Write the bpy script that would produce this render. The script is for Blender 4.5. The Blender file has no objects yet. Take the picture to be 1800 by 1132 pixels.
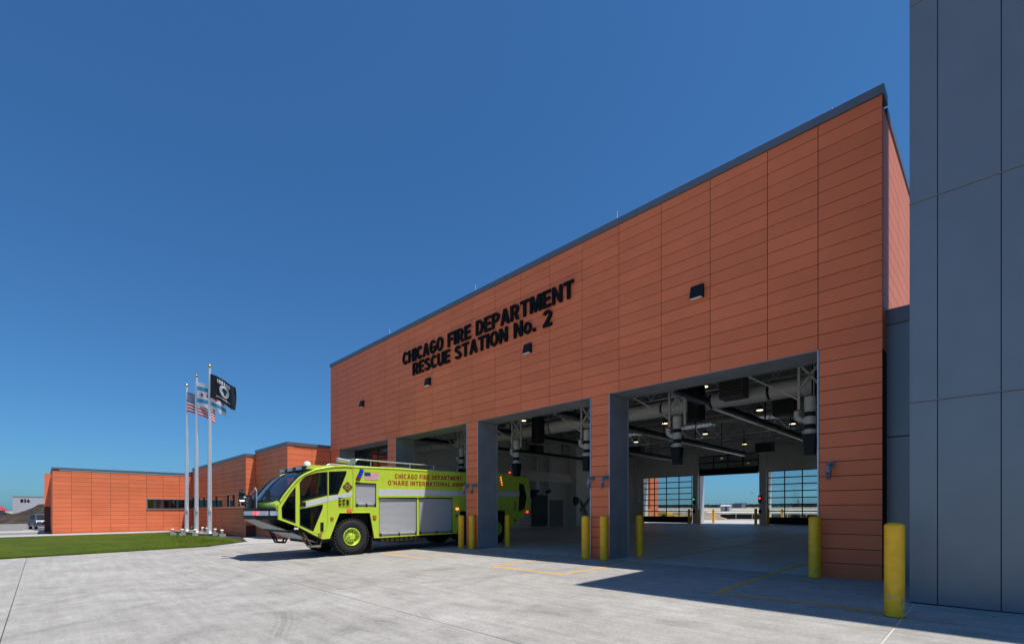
import bpy, bmesh, math, random
from mathutils import Vector, Matrix
from mathutils.geometry import tessellate_polygon
random.seed(7)
SC = bpy.context.scene
COL = SC.collection
# ------------------------------------------------------------------ camera
F, CY, CH = 844., 898., 1.5
A = math.radians(44.45); CA, SA = math.cos(A), math.sin(A)
cam = bpy.data.cameras.new('camera'); cam_o = bpy.data.objects.new('camera', cam); COL.objects.link(cam_o)
cam_o.location = (0, 0, CH)
cam_o.rotation_euler = (math.radians(90), 0, math.pi/2 - A)
cam.sensor_width = 36; cam.lens = 36*F/1800; cam.shift_y = (CY-566)/1800
cam.clip_start = .05; cam.clip_end = 12000
SC.camera = cam_o
# ------------------------------------------------------------------ sky, sun
SUNV = Vector((.378, .149, 1)).normalized()
w = bpy.data.worlds.new('World'); SC.world = w; w.use_nodes = True
nt = w.node_tree; bg = nt.nodes['Background']
sky = nt.nodes.new('ShaderNodeTexSky'); sky.sky_type = 'NISHITA'; sky.sun_disc = False
sky.sun_elevation = math.asin(SUNV.z); sky.sun_rotation = math.atan2(SUNV.x, SUNV.y)
sky.altitude = 200; sky.air_density = 1.0; sky.dust_density = .7; sky.ozone_density = 1.6
hsv = nt.nodes.new('ShaderNodeMix'); hsv.data_type = 'RGBA'; hsv.blend_type = 'MULTIPLY'; hsv.inputs[0].default_value = 1
nt.links.new(sky.outputs[0], hsv.inputs[6]); hsv.inputs[7].default_value = (.33, .70, 1.0, 1); gmm = nt.nodes.new('ShaderNodeGamma'); gmm.inputs[1].default_value = .85; nt.links.new(hsv.outputs[2], gmm.inputs[0])
tin = nt.nodes.new('ShaderNodeMix'); tin.data_type = 'RGBA'; tin.blend_type = 'MULTIPLY'; tin.inputs[0].default_value = 1; tin.inputs[7].default_value = (.84, 1.0, 1.16, 1)
nt.links.new(gmm.outputs[0], tin.inputs[6]); nt.links.new(tin.outputs[2], bg.inputs[0])
bg.inputs[1].default_value = .121
sun = bpy.data.lights.new('sun', 'SUN'); sun_o = bpy.data.objects.new('sun', sun); COL.objects.link(sun_o)
sun.energy = 4.9; sun.angle = math.radians(.5); sun.color = (1, .95, .88)
sun_o.rotation_euler = SUNV.to_track_quat('Z', 'Y').to_euler()
SC.view_settings.view_transform = 'Standard'; SC.view_settings.look = 'None'
SC.view_settings.exposure = 0; SC.view_settings.gamma = 1; SC.view_settings.use_curve_mapping = False
SC.render.engine = 'CYCLES'
SC.cycles.max_bounces = 8; SC.cycles.transparent_max_bounces = 16

# ------------------------------------------------------------------ measuring helpers (pixel of the photo -> point in the place)
def ray(px, py):
    l = (px-900)/F; u = (CY-py)/F
    return (-CA+SA*l, SA+CA*l, u)
def atx(px, py, x):
    d = ray(px, py); t = x/d[0]; return (x, t*d[1], CH+t*d[2])
def aty(px, py, y):
    d = ray(px, py); t = y/d[1]; return (t*d[0], y, CH+t*d[2])
def g(x, y):
    z = .0046*(max(min(x, 6), -30)+1.78)
    if y < 12.85: z += .019*(max(y, -10)-12.85)
    elif y < 60: z += .0095*(min(y, 49)-12.85)
    else: z += .0095*36.15+.0088*(y-60)
    return z
def gr(px, py):
    d = ray(px, py); h = 1.6
    for i in range(30):
        t = -h/d[2]; x, y = t*d[0], t*d[1]; h = CH-g(x, y)
    return (x, y, g(x, y))

# ------------------------------------------------------------------ materials
MATS = {}
def mat(name, col, rough=.6, metal=0., var=.08, scale=3., bump=0., bscale=40., spec=.5, emit=None, es=0., rnd=0., coat=0.):
    m = bpy.data.materials.new(name); m.use_nodes = True; MATS[name] = m
    N = m.node_tree.nodes; L = m.node_tree.links; b = N['Principled BSDF']
    b.inputs['Roughness'].default_value = rough; b.inputs['Metallic'].default_value = metal
    b.inputs['Specular IOR Level'].default_value = spec
    b.inputs['Coat Weight'].default_value = coat; b.inputs['Coat Roughness'].default_value = .08
    geo = N.new('ShaderNodeNewGeometry')
    no = N.new('ShaderNodeTexNoise'); no.inputs['Scale'].default_value = scale; no.inputs['Detail'].default_value = 6
    L.new(geo.outputs['Position'], no.inputs['Vector'])
    mr = N.new('ShaderNodeMapRange'); mr.inputs[1].default_value = .25; mr.inputs[2].default_value = .75
    mr.inputs[3].default_value = 1-var; mr.inputs[4].default_value = 1+var
    L.new(no.outputs[0], mr.inputs[0])
    val = mr.outputs[0]
    if rnd:
        oi = N.new('ShaderNodeObjectInfo'); m2 = N.new('ShaderNodeMapRange')
        m2.inputs[3].default_value = 1-rnd; m2.inputs[4].default_value = 1+rnd
        L.new(oi.outputs['Random'], m2.inputs[0])
        mu = N.new('ShaderNodeMath'); mu.operation = 'MULTIPLY'; L.new(val, mu.inputs[0]); L.new(m2.outputs[0], mu.inputs[1]); val = mu.outputs[0]
    vm = N.new('ShaderNodeVectorMath'); vm.operation = 'SCALE'; vm.inputs[0].default_value = col[:3]
    L.new(val, vm.inputs['Scale']); L.new(vm.outputs[0], b.inputs['Base Color'])
    if bump:
        n2 = N.new('ShaderNodeTexNoise'); n2.inputs['Scale'].default_value = bscale; n2.inputs['Detail'].default_value = 4
        L.new(geo.outputs['Position'], n2.inputs['Vector'])
        bp = N.new('ShaderNodeBump'); bp.inputs['Strength'].default_value = bump; bp.inputs['Distance'].default_value = .01
        L.new(n2.outputs[0], bp.inputs['Height']); L.new(bp.outputs[0], b.inputs['Normal'])
    if emit:
        b.inputs['Emission Color'].default_value = (*emit, 1); b.inputs['Emission Strength'].default_value = es
    return m
def glass(name, tint, refl=.12, opac=.0):
    m = bpy.data.materials.new(name); m.use_nodes = True; MATS[name] = m
    N = m.node_tree.nodes; L = m.node_tree.links; N.remove(N['Principled BSDF'])
    out = N['Material Output']
    tr = N.new('ShaderNodeBsdfTransparent'); tr.inputs[0].default_value = (*tint, 1)
    gl = N.new('ShaderNodeBsdfGlossy'); gl.inputs['Roughness'].default_value = .02; gl.inputs[0].default_value = (.95, .97, 1, 1)
    fr = N.new('ShaderNodeFresnel'); fr.inputs[0].default_value = 1.5
    mr = N.new('ShaderNodeMapRange'); mr.inputs[3].default_value = refl*.5; mr.inputs[4].default_value = 1
    no = N.new('ShaderNodeTexNoise'); no.inputs['Scale'].default_value = 2.2
    geo = N.new('ShaderNodeNewGeometry'); L.new(geo.outputs['Position'], no.inputs['Vector'])
    bp = N.new('ShaderNodeBump'); bp.inputs['Strength'].default_value = .03; bp.inputs['Distance'].default_value = .02
    L.new(no.outputs[0], bp.inputs['Height']); L.new(bp.outputs[0], gl.inputs['Normal'])
    L.new(fr.outputs[0], mr.inputs[0])
    mx = N.new('ShaderNodeMixShader'); L.new(mr.outputs[0], mx.inputs[0]); L.new(tr.outputs[0], mx.inputs[1]); L.new(gl.outputs[0], mx.inputs[2])
    L.new(mx.outputs[0], out.inputs[0]); return m

terra = mat('terracotta', (.84, .212, .092), .55, var=.07, scale=.9, bump=.05, bscale=120, rnd=.055, spec=.25)
joint = mat('joint_dark', (.09, .03, .02), .9)
greym = mat('slate_metal', (.215, .235, .26), .34, .3, var=.07, scale=1.4, bump=.25, bscale=1.3, rnd=.02)
greyc = mat('coping_metal', (.17, .18, .20), .4, .3, var=.05)
jambm = mat('jamb_metal', (.27, .285, .30), .5, .25, var=.16, scale=1.6)
silver = mat('aluminium', (.55, .56, .58), .35, .8, var=.05)
steel = mat('steel_pole', (.82, .82, .84), .32, .35, var=.04)
gold = mat('gold', (.75, .55, .2), .25, .9)
blackm = mat('black_metal', (.012, .012, .015), .55, spec=.3)
signm = mat('sign_black', (.006, .006, .008), .7, spec=.15)
rubber = mat('rubber', (.02, .02, .02), .85, var=.25, scale=20, bump=.3, bscale=60)
yellow = mat('bollard_yellow', (.95, .50, .008), .38, var=.16, scale=6)
paint_y = mat('road_yellow', (.80, .44, .06), .7, var=.2, scale=9)
whiteint = mat('white_interior', (.74, .72, .67), .7, var=.08)
whitep = mat('white_duct', (.62, .61, .58), .4, var=.06)
deckm = mat('roof_deck', (.30, .285, .26), .7)
steelw = mat('white_steel', (.52, .52, .50), .6)
darkint = mat('dark_door', (.06, .06, .065), .6)
lampglow = mat('lamp_glow', (.9, .8, .6), .5, emit=(1, .78, .5), es=2.2)
redjar = mat('red_jar', (.25, .01, .01), .2)
conduit = mat('conduit_grey', (.22, .27, .33), .5, .3)
lime = mat('lime_paint', (.58, .74, .06), .26, var=.06, coat=.7)
limed = mat('lime_trim', (.36, .50, .02), .4, var=.05)
stripe = mat('reflective_stripe', (.72, .74, .77), .3, .15, var=.03)
shut = mat('shutter_aluminium', (.60, .61, .63), .42, .4, var=.04)
redtext = mat('red_lettering', (.42, .03, .01), .5)
redlit = mat('red_light', (.8, .03, .02), .3, emit=(1, .06, .04), es=1.8)
redlens = mat('red_lens', (.6, .01, .01), .2)
bluelens = mat('blue_lens', (.01, .04, .7), .2, emit=(.0, .05, 1), es=.4)
orange = mat('orange_lens', (.7, .2, .02), .3)
orangelit = mat('orange_light', (.9, .4, .1), .3, emit=(1, .35, .1), es=1.6)
concb = mat('concrete_block', (.36, .34, .29), .85, var=.25, scale=8, bump=.3)
whitelamp = mat('white_fixture', (.8, .77, .72), .4)
carpaint = mat('car_paint', (.06, .075, .10), .35, .3, coat=.3)
chrome = mat('chrome', (.75, .76, .78), .15, 1.)
white = mat('white', (.8, .8, .8), .6)
fred = mat('flag_red', (.62, .03, .04), .8); fwhite = mat('flag_white', (.78, .78, .80), .8); fblue = mat('flag_blue', (.02, .035, .17), .8)
fcyan = mat('flag_sky_blue', (.07, .33, .62), .8); fblack = mat('flag_black', (.018, .02, .025), .8)
emblemm = mat('emblem_bronze', (.13, .08, .03), .5)
skyl = mat('skylight', (.8, .85, .9), .5)
N_ = skyl.node_tree.nodes; trn = N_.new('ShaderNodeBsdfTranslucent'); trn.inputs[0].default_value = (.7, .75, .8, 1)
skyl.node_tree.links.new(trn.outputs[0], N_['Material Output'].inputs[0])
wallgrey = mat('pale_cladding', (.42, .42, .46), .7)
treem = mat('far_trees', (.045, .065, .06), .9, var=.5, scale=.05)
farb = mat('far_building', (.12, .15, .20), .8)
skyline = mat('far_skyline_haze', (.22, .32, .44), .9)  # distance haze painted into the towers' blue-grey
clearg = glass('clear_glass', (.86, .90, .90), .10)
truckg = glass('truck_glass', (.60, .68, .69), .25)
wing_g = glass('window_glass', (.30, .33, .36), .35)
seatm = mat('seat_grey', (.16, .22, .23), .7)

def ground_mat(name, cols, scales, bump=.3, bscale=30, rough=.85):
    m = bpy.data.materials.new(name); m.use_nodes = True; MATS[name] = m
    N = m.node_tree.nodes; L = m.node_tree.links; b = N['Principled BSDF']; b.inputs['Roughness'].default_value = rough; b.inputs['Specular IOR Level'].default_value = .2
    geo = N.new('ShaderNodeNewGeometry'); cur = None
    for i, (c0, c1, s) in enumerate(zip(cols[::2], cols[1::2], scales)):
        no = N.new('ShaderNodeTexNoise'); no.inputs['Scale'].default_value = s; no.inputs['Detail'].default_value = 8; no.inputs['Roughness'].default_value = .65
        L.new(geo.outputs['Position'], no.inputs['Vector'])
        r = N.new('ShaderNodeValToRGB'); r.color_ramp.elements[0].position = .35; r.color_ramp.elements[1].position = .65
        r.color_ramp.elements[0].color = (*c0, 1); r.color_ramp.elements[1].color = (*c1, 1); L.new(no.outputs[0], r.inputs[0])
        if cur is None: cur = r.outputs[0]
        else:
            mx = N.new('ShaderNodeMix'); mx.data_type = 'RGBA'; mx.blend_type = 'MULTIPLY'; mx.inputs[0].default_value = 1
            L.new(cur, mx.inputs[6]); L.new(r.outputs[0], mx.inputs[7]); cur = mx.outputs[2]
    L.new(cur, b.inputs['Base Color'])
    n2 = N.new('ShaderNodeTexNoise'); n2.inputs['Scale'].default_value = bscale; n2.inputs['Detail'].default_value = 5; L.new(geo.outputs['Position'], n2.inputs['Vector'])
    bp = N.new('ShaderNodeBump'); bp.inputs['Strength'].default_value = bump; bp.inputs['Distance'].default_value = .01
    L.new(n2.outputs[0], bp.inputs['Height']); L.new(bp.outputs[0], b.inputs['Normal'])
    return m, cur, b
def concrete():
    m, cur, b = ground_mat('concrete', [(.375, .355, .325), (.465, .445, .412), (.86, .86, .855), (1.05, 1.05, 1.045), (.84, .84, .84), (1.08, 1.08, 1.08)], [.35, 2.3, 22], .25, 60, .8)
    N = m.node_tree.nodes; L = m.node_tree.links
    geo = N.new('ShaderNodeNewGeometry'); sep = N.new('ShaderNodeSeparateXYZ'); L.new(geo.outputs['Position'], sep.inputs[0])
    # broom streaks running across, stretched noise
    mp = N.new('ShaderNodeMapping'); mp.inputs['Scale'].default_value = (.5, 7, 1); mp.inputs['Rotation'].default_value = (0, 0, .25)
    L.new(geo.outputs['Position'], mp.inputs[0])
    ns = N.new('ShaderNodeTexNoise'); ns.inputs['Scale'].default_value = 1.; ns.inputs['Detail'].default_value = 7; L.new(mp.outputs[0], ns.inputs['Vector'])
    rs = N.new('ShaderNodeMapRange'); rs.inputs[1].default_value = .3; rs.inputs[2].default_value = .7; rs.inputs[3].default_value = .88; rs.inputs[4].default_value = 1.07
    L.new(ns.outputs[0], rs.inputs[0])
    fac = rs.outputs[0]
    def M(op, a, bb=None, c=None):
        n = N.new('ShaderNodeMath'); n.operation = op
        for i, v in enumerate((a, bb, c)):
            if v is None: continue
            if isinstance(v, (int, float)): n.inputs[i].default_value = v
            else: L.new(v, n.inputs[i])
        return n.outputs[0]
    nd = N.new('ShaderNodeTexNoise'); nd.inputs['Scale'].default_value = .5; L.new(geo.outputs['Position'], nd.inputs['Vector'])
    nm = N.new('ShaderNodeTexNoise'); nm.inputs['Scale'].default_value = 1.3; nm.inputs['Detail'].default_value = 5; L.new(geo.outputs['Position'], nm.inputs['Vector'])
    # tyre marks: pairs of faint grooved arcs
    for cx, cy, R, st in [(-22, -9, 13, .30), (-3, -7, 11.5, .26), (-12, 24, 19.5, .24), (-30, 14, 20, .26), (3, 10, 12, .22), (-15, -18, 22, .26)]:
        dx = M('SUBTRACT', sep.outputs[0], cx); dy = M('SUBTRACT', sep.outputs[1], cy)
        d = M('SQRT', M('ADD', M('MULTIPLY', dx, dx), M('MULTIPLY', dy, dy)))
        d = M('ADD', d, M('MULTIPLY', nd.outputs[0], .25))
        for off in (0, 2.1):
            e = M('ABSOLUTE', M('SUBTRACT', d, R+off))
            band = M('SUBTRACT', 1, M('SMOOTH_MIN', M('DIVIDE', e, .28), 1, .15))
            groove = M('ADD', .6, M('MULTIPLY', M('SINE', M('MULTIPLY', e, 70)), .4))
            pat = M('MULTIPLY', M('MAXIMUM', band, 0), groove)
            mask = M('MAXIMUM', M('MULTIPLY', M('SUBTRACT', nm.outputs[0], .40), 4), 0)
            mask = M('MINIMUM', mask, 1)
            fac = M('MULTIPLY', fac, M('SUBTRACT', 1, M('MULTIPLY', M('MULTIPLY', pat, mask), st)))
    # brownish stains
    nb = N.new('ShaderNodeTexNoise'); nb.inputs['Scale'].default_value = .8; nb.inputs['Detail'].default_value = 10; nb.inputs['Roughness'].default_value = .75
    mp2 = N.new('ShaderNodeMapping'); mp2.inputs['Scale'].default_value = (1, 2.2, 1); mp2.inputs['Location'].default_value = (3, 9, 0)
    L.new(geo.outputs['Position'], mp2.inputs[0]); L.new(mp2.outputs[0], nb.inputs['Vector'])
    rb = N.new('ShaderNodeMapRange'); rb.inputs[1].default_value = .56; rb.inputs[2].default_value = .72; rb.inputs[4].default_value = .55; L.new(nb.outputs[0], rb.inputs[0])
    vm = N.new('ShaderNodeVectorMath'); vm.operation = 'SCALE'; L.new(cur, vm.inputs[0]); L.new(fac, vm.inputs['Scale'])
    mx = N.new('ShaderNodeMix'); mx.data_type = 'RGBA'; L.new(rb.outputs[0], mx.inputs[0]); L.new(vm.outputs[0], mx.inputs[6]); mx.inputs[7].default_value = (.27, .245, .215, 1)
    # per slab tone
    oi = N.new('ShaderNodeObjectInfo'); mo = N.new('ShaderNodeMapRange'); mo.inputs[3].default_value = .965; mo.inputs[4].default_value = 1.035; L.new(oi.outputs['Random'], mo.inputs[0])
    v2 = N.new('ShaderNodeVectorMath'); v2.operation = 'SCALE'; L.new(mx.outputs[2], v2.inputs[0]); L.new(mo.outputs[0], v2.inputs['Scale'])
    L.new(v2.outputs[0], b.inputs['Base Color'])
    return m
conc = concrete()
grass, _, _ = ground_mat('grass', [(.050, .088, .004), (.105, .145, .008), (.75, .8, .7), (1.2, 1.1, 1.0), (.6, .65, .6), (1.15, 1.1, 1.0)], [2.5, .35, 40], 1., 150, .9)
walkm, _, _ = ground_mat('walk_concrete', [(.40, .39, .37), (.50, .49, .47)], [2], .2)
asph, _, _ = ground_mat('asphalt', [(.20, .19, .175), (.27, .255, .235)], [1], .3)
dirt, _, _ = ground_mat('dirt', [(.03, .022, .017), (.085, .062, .045), (.7, .7, .7), (1.2, 1.2, 1.2)], [.6, 5], 1., 3)
dirt2, _, _ = ground_mat('tan_dirt', [(.16, .11, .07), (.36, .28, .20)], [.8], 1., 3)
field, _, _ = ground_mat('field_grass', [(.07, .095, .035), (.12, .135, .06)], [.03], .3)
tan, _, _ = ground_mat('dry_field', [(.30, .26, .19), (.42, .37, .29)], [.02], .3)
runway, _, _ = ground_mat('pale_taxiway', [(.50, .47, .41), (.58, .55, .5)], [.05], .1)

# ------------------------------------------------------------------ object helpers
def props(o, label=None, cat=None, group=None, kind=None):
    if label: o['label'] = label
    if cat: o['category'] = cat
    if group: o['group'] = group
    if kind: o['kind'] = kind
    return o
def thing(name, loc, label, cat, group=None):
    o = bpy.data.objects.new(name, None); COL.objects.link(o); o.location = loc; o.empty_display_size = .1
    return props(o, label, cat, group)
def wloc(o):
    v = Vector((0, 0, 0))
    while o is not None: v += Vector(o.location); o = o.parent
    return v
class MB:
    def __init__(s): s.v = []; s.f = []; s.mi = []; s.sm = []
    def add(s, vs, fs, mi=0, smooth=False):
        n = len(s.v); s.v += [tuple(v) for v in vs]; s.f += [tuple(i+n for i in f) for f in fs]; s.mi += [mi]*len(fs); s.sm += [smooth]*len(fs); return s
    def box(s, a, b, mi=0):
        (x0, y0, z0), (x1, y1, z1) = [min(p, q) for p, q in zip(a, b)], [max(p, q) for p, q in zip(a, b)]
        return s.add([(x0, y0, z0), (x1, y0, z0), (x1, y1, z0), (x0, y1, z0), (x0, y0, z1), (x1, y0, z1), (x1, y1, z1), (x0, y1, z1)],
                     [(0, 3, 2, 1), (4, 5, 6, 7), (0, 1, 5, 4), (1, 2, 6, 5), (2, 3, 7, 6), (3, 0, 4, 7)], mi)
    def beam(s, p, q, w, h=None, mi=0):
        p, q = Vector(p), Vector(q); h = h or w; d = (q-p).normalized()
        up = Vector((0, 0, 1)) if abs(d.z) < .95 else Vector((0, 1, 0))
        r = d.cross(up).normalized()*w/2; u = r.cross(d).normalized()*h/2
        vs = [p-r-u, p+r-u, p+r+u, p-r+u, q-r-u, q+r-u, q+r+u, q-r+u]
        return s.add(vs, [(0, 3, 2, 1), (4, 5, 6, 7), (0, 1, 5, 4), (1, 2, 6, 5), (2, 3, 7, 6), (3, 0, 4, 7)], mi)
    def cyl(s, p, q, r, r2=None, n=16, mi=0, cap=True):
        p, q = Vector(p), Vector(q); r2 = r if r2 is None else r2; d = (q-p).normalized()
        up = Vector((0, 0, 1)) if abs(d.z) < .95 else Vector((0, 1, 0))
        a = d.cross(up).normalized(); b = a.cross(d)
        vs = []
        for k in range(n):
            t = 2*math.pi*k/n; o = a*math.cos(t)+b*math.sin(t); vs += [p+o*r, q+o*r2]
        s.add(vs, [(2*k, 2*((k+1) % n), 2*((k+1) % n)+1, 2*k+1) for k in range(n)], mi, True)
        if cap:
            s.add([vs[2*k] for k in range(n)], [tuple(range(n))[::-1]], mi); s.add([vs[2*k+1] for k in range(n)], [tuple(range(n))], mi)
        return s
    def tube(s, pts, r, n=8, mi=0):
        for p, q in zip(pts, pts[1:]): s.cyl(p, q, r, n=n, mi=mi)
        return s
    def lathe(s, c, axis, prof, n=24, mi=0):
        # prof: list of (distance along axis, radius)
        c = Vector(c); d = Vector(axis).normalized(); up = Vector((0, 0, 1)) if abs(d.z) < .95 else Vector((0, 1, 0))
        a = d.cross(up).normalized(); b = a.cross(d); vs = []; m = len(prof)
        for k in range(n):
            t = 2*math.pi*k/n; o = a*math.cos(t)+b*math.sin(t)
            for (l, r) in prof: vs.append(c+d*l+o*r)
        fs = [(k*m+i, ((k+1) % n)*m+i, ((k+1) % n)*m+i+1, k*m+i+1) for k in range(n) for i in range(m-1)]
        return s.add(vs, fs, mi, True)
    def plate(s, outer, holes, f0, f1, mi=0):
        """polygon (with holes) in 2D; f0/f1 map (a,b) to the two faces"""
        loops = [outer]+list(holes); flat = [p for l in loops for p in l]
        tris = tessellate_polygon([[Vector((p[0], p[1], 0)) for p in l] for l in loops])
        n = len(flat); vs = [f0(*p) for p in flat]+[f1(*p) for p in flat]; fs = []
        for t in tris: fs.append(tuple(t)); fs.append(tuple(i+n for i in t[::-1]))
        k = 0
        for l in loops:
            m = len(l)
            for i in range(m): a, b = k+i, k+(i+1) % m; fs.append((a, b, b+n, a+n))
            k += m
        return s.add(vs, fs, mi)
    def build(s, name, m, parent=None, **kw):
        me = bpy.data.meshes.new(name)
        o = bpy.data.objects.new(name, me); COL.objects.link(o)
        off = Vector((0, 0, 0))
        if parent is not None: off = wloc(parent)
        else:
            xs = [v[0] for v in s.v]; ys = [v[1] for v in s.v]; zs = [v[2] for v in s.v]
            off = Vector(((min(xs)+max(xs))/2, (min(ys)+max(ys))/2, min(zs))); o.location = off
        me.from_pydata([tuple(Vector(v)-off) for v in s.v], [], s.f)
        for mm in (m if isinstance(m, (list, tuple)) else [m]): me.materials.append(mm)
        if isinstance(m, (list, tuple)): me.polygons.foreach_set('material_index', s.mi)
        me.polygons.foreach_set('use_smooth', s.sm)
        bm = bmesh.new(); bm.from_mesh(me); bmesh.ops.recalc_face_normals(bm, faces=bm.faces[:]); bm.to_mesh(me); bm.free()
        me.update(); o.parent = parent
        props(o, **kw); return o
def copy_tree(o, parent=None):
    c = o.copy(); COL.objects.link(c); c.parent = parent
    for ch in [k for k in bpy.data.objects if k.parent == o]: copy_tree(ch, c)
    return c
def text_mesh(body, size=1., offset=.02, extrude=.0):
    cu = bpy.data.curves.new('t', 'FONT'); cu.body = body; cu.size = size; cu.offset = offset; cu.extrude = extrude; cu.resolution_u = 3; cu.space_character = 1.14 if len(body) > 3 else 1.05
    ob = bpy.data.objects.new('t', cu); COL.objects.link(ob); bpy.context.view_layer.update()
    me = bpy.data.meshes.new_from_object(ob.evaluated_get(bpy.context.evaluated_depsgraph_get()))
    bpy.data.objects.remove(ob); bpy.data.curves.remove(cu)
    vs = [tuple(v.co) for v in me.vertices]; fs = [tuple(p.vertices) for p in me.polygons]; bpy.data.meshes.remove(me)
    return vs, fs
def _arc(cx, cy, rx, ry, a0, a1, n=10):
    return [(cx+rx*math.cos(math.radians(a0+(a1-a0)*i/n)), cy+ry*math.sin(math.radians(a0+(a1-a0)*i/n))) for i in range(n+1)]
def glyph(c):
    """bold grotesque capitals, cap height 1: list of (outer, holes), width"""
    t = .19; W = .66
    def rect(a, b, c_, d): return ([(a, b), (c_, b), (c_, d), (a, d)], [])
    if c == 'I': return [rect(0, 0, t+.01, 1)], t+.01
    if c == 'H': return [([(0, 0), (t, 0), (t, .41), (W-t, .41), (W-t, 0), (W, 0), (W, 1), (W-t, 1), (W-t, .59), (t, .59), (t, 1), (0, 1)], [])], W
    if c == 'E': return [([(0, 0), (.58, 0), (.58, .17), (t, .17), (t, .42), (.53, .42), (.53, .59), (t, .59), (t, .83), (.57, .83), (.57, 1), (0, 1)], [])], .58
    if c == 'F': return [([(0, 0), (t, 0), (t, .41), (.50, .41), (.50, .58), (t, .58), (t, .83), (.55, .83), (.55, 1), (0, 1)], [])], .55
    if c == 'L': return [([(0, 0), (.55, 0), (.55, .17), (t, .17), (t, 1), (0, 1)], [])], .55
    if c == 'T': return [([(.22, 0), (.41, 0), (.41, .83), (.63, .83), (.63, 1), (0, 1), (0, .83), (.22, .83)], [])], .63
    if c == 'N': return [([(0, 0), (.175, 0), (.175, .64), (.48, 0), (W, 0), (W, 1), (W-.175, 1), (W-.175, .36), (.18, 1), (0, 1)], [])], W
    if c == 'M': return [([(0, 0), (.165, 0), (.165, .70), (.32, 0), (.47, 0), (.625, .70), (.625, 0), (.79, 0), (.79, 1), (.54, 1), (.395, .33), (.25, 1), (0, 1)], [])], .79
    if c == 'A': return [([(0, 0), (.19, 0), (.245, .21), (.475, .21), (.53, 0), (.72, 0), (.465, 1), (.255, 1)], [[(.28, .37), (.44, .37), (.36, .74)]])], .72
    if c == 'U': return [([(0, 1), (0, .30)]+_arc(W/2, .31, W/2, .33, 180, 360)[1:-1]+[(W, .30), (W, 1), (W-t, 1), (W-t, .32)]+_arc(W/2, .32, W/2-t, .17, 360, 180)[1:-1]+[(t, .32), (t, 1)], [])], W
    if c in 'OD0':
        if c == 'D': return [([(0, 0), (.30, 0)]+_arc(.30, .5, .36, .5, -90, 90, 16)[1:-1]+[(.30, 1), (0, 1)], [[(t, .17), (.29, .17)]+_arc(.29, .5, .18, .33, -90, 90, 12)[1:-1]+[(.29, .83), (t, .83)]])], W
        return [(_arc(.36, .5, .36, .52, 0, 345, 23), [_arc(.36, .5, .175, .34, 0, 345, 23)])], .72
    if c in 'CG':
        o = _arc(.35, .5, .35, .52, 38, 322, 22); i = _arc(.35, .5, .165, .34, 322, 38, 22)
        if c == 'C': return [(o+i, [])], .66
        i = _arc(.35, .5, .165, .34, 300, 42, 20); o = _arc(.35, .5, .35, .52, 38, 300, 20)
        return [(o+[(.60, .10), (.68, .12), (.68, .54), (.36, .54), (.36, .38), (.51, .38), (.51, .22)]+i, [])], .68
    if c in 'PR':
        bowl = [(.34, 1), (0, 1), (0, 0), (t, 0), (t, .38)]; hole = [(t, .54), (.33, .54)]+_arc(.33, .685, .115, .145, -90, 90, 8)[1:-1]+[(.33, .83), (t, .83)]
        if c == 'P': return [(bowl+[(.34, .38)]+_arc(.34, .69, .30, .31, -90, 90, 12)[1:-1], [hole])], .64
        return [(bowl+[(.29, .38), (.46, 0), (.68, 0), (.48, .42)]+_arc(.34, .69, .30, .31, -58, 90, 12)[1:-1], [hole])], .68
    if c in 'S2':
        if c == 'S':
            cl = _arc(.32, .735, .225, .175, 20, 215, 10)+[(.26, .575), (.38, .49)]+_arc(.32, .265, .235, .18, 50, -165, 11)
        else: cl = _arc(.31, .70, .22, .21, 165, -35, 10)+[(.36, .40), (.16, .17), (.12, .085)]
        L_, R_ = [], []
        for k, p in enumerate(cl):
            q0 = Vector(cl[max(0, k-1)]); q1 = Vector(cl[min(len(cl)-1, k+1)]); d = (q1-q0).normalized(); n = Vector((-d.y, d.x))*.092; L_.append((p[0]+n.x, p[1]+n.y)); R_.append((p[0]-n.x, p[1]-n.y))
        out = [(L_+R_[::-1], [])]
        if c == '2': out = [(L_[:-2]+[(.30, .17), (.62, .17), (.62, 0), (.02, 0), (.02, .13)]+R_[:-2][::-1], [])]
        return out, .64
    if c == 'o': return [(_arc(.29, .36, .29, .375, 0, 342, 19), [_arc(.29, .36, .125, .22, 0, 342, 19)])], .58
    if c == '.': return [rect(0, 0, .19, .19)], .19
    if c == "'": return [([(.03, .66), (.13, .66), (.17, 1), (0, 1)], [])], .17
    raise ValueError(c)
def letters(txt, gap, space):
    """[(char, shapes, x)], total"""
    u = 0; out = []
    for c in txt:
        if c == ' ': u += space; continue
        sh, w_ = glyph(c); out.append((c, sh, u)); u += w_+gap
    return out, u-gap
def text_part(name, body, m, parent, fmap, w, h, offset=.02, extrude=.01, **kw):
    vs, fs = text_mesh(body, 1., offset, extrude)
    x0, x1 = min(v[0] for v in vs), max(v[0] for v in vs); y0, y1 = min(v[1] for v in vs), max(v[1] for v in vs)
    mb = MB(); mb.add([fmap((v[0]-x0)/(x1-x0)*w, (v[1]-y0)/(y1-y0)*h, v[2]) for v in vs], fs)
    return mb.build(name, m, parent, **kw)

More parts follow.
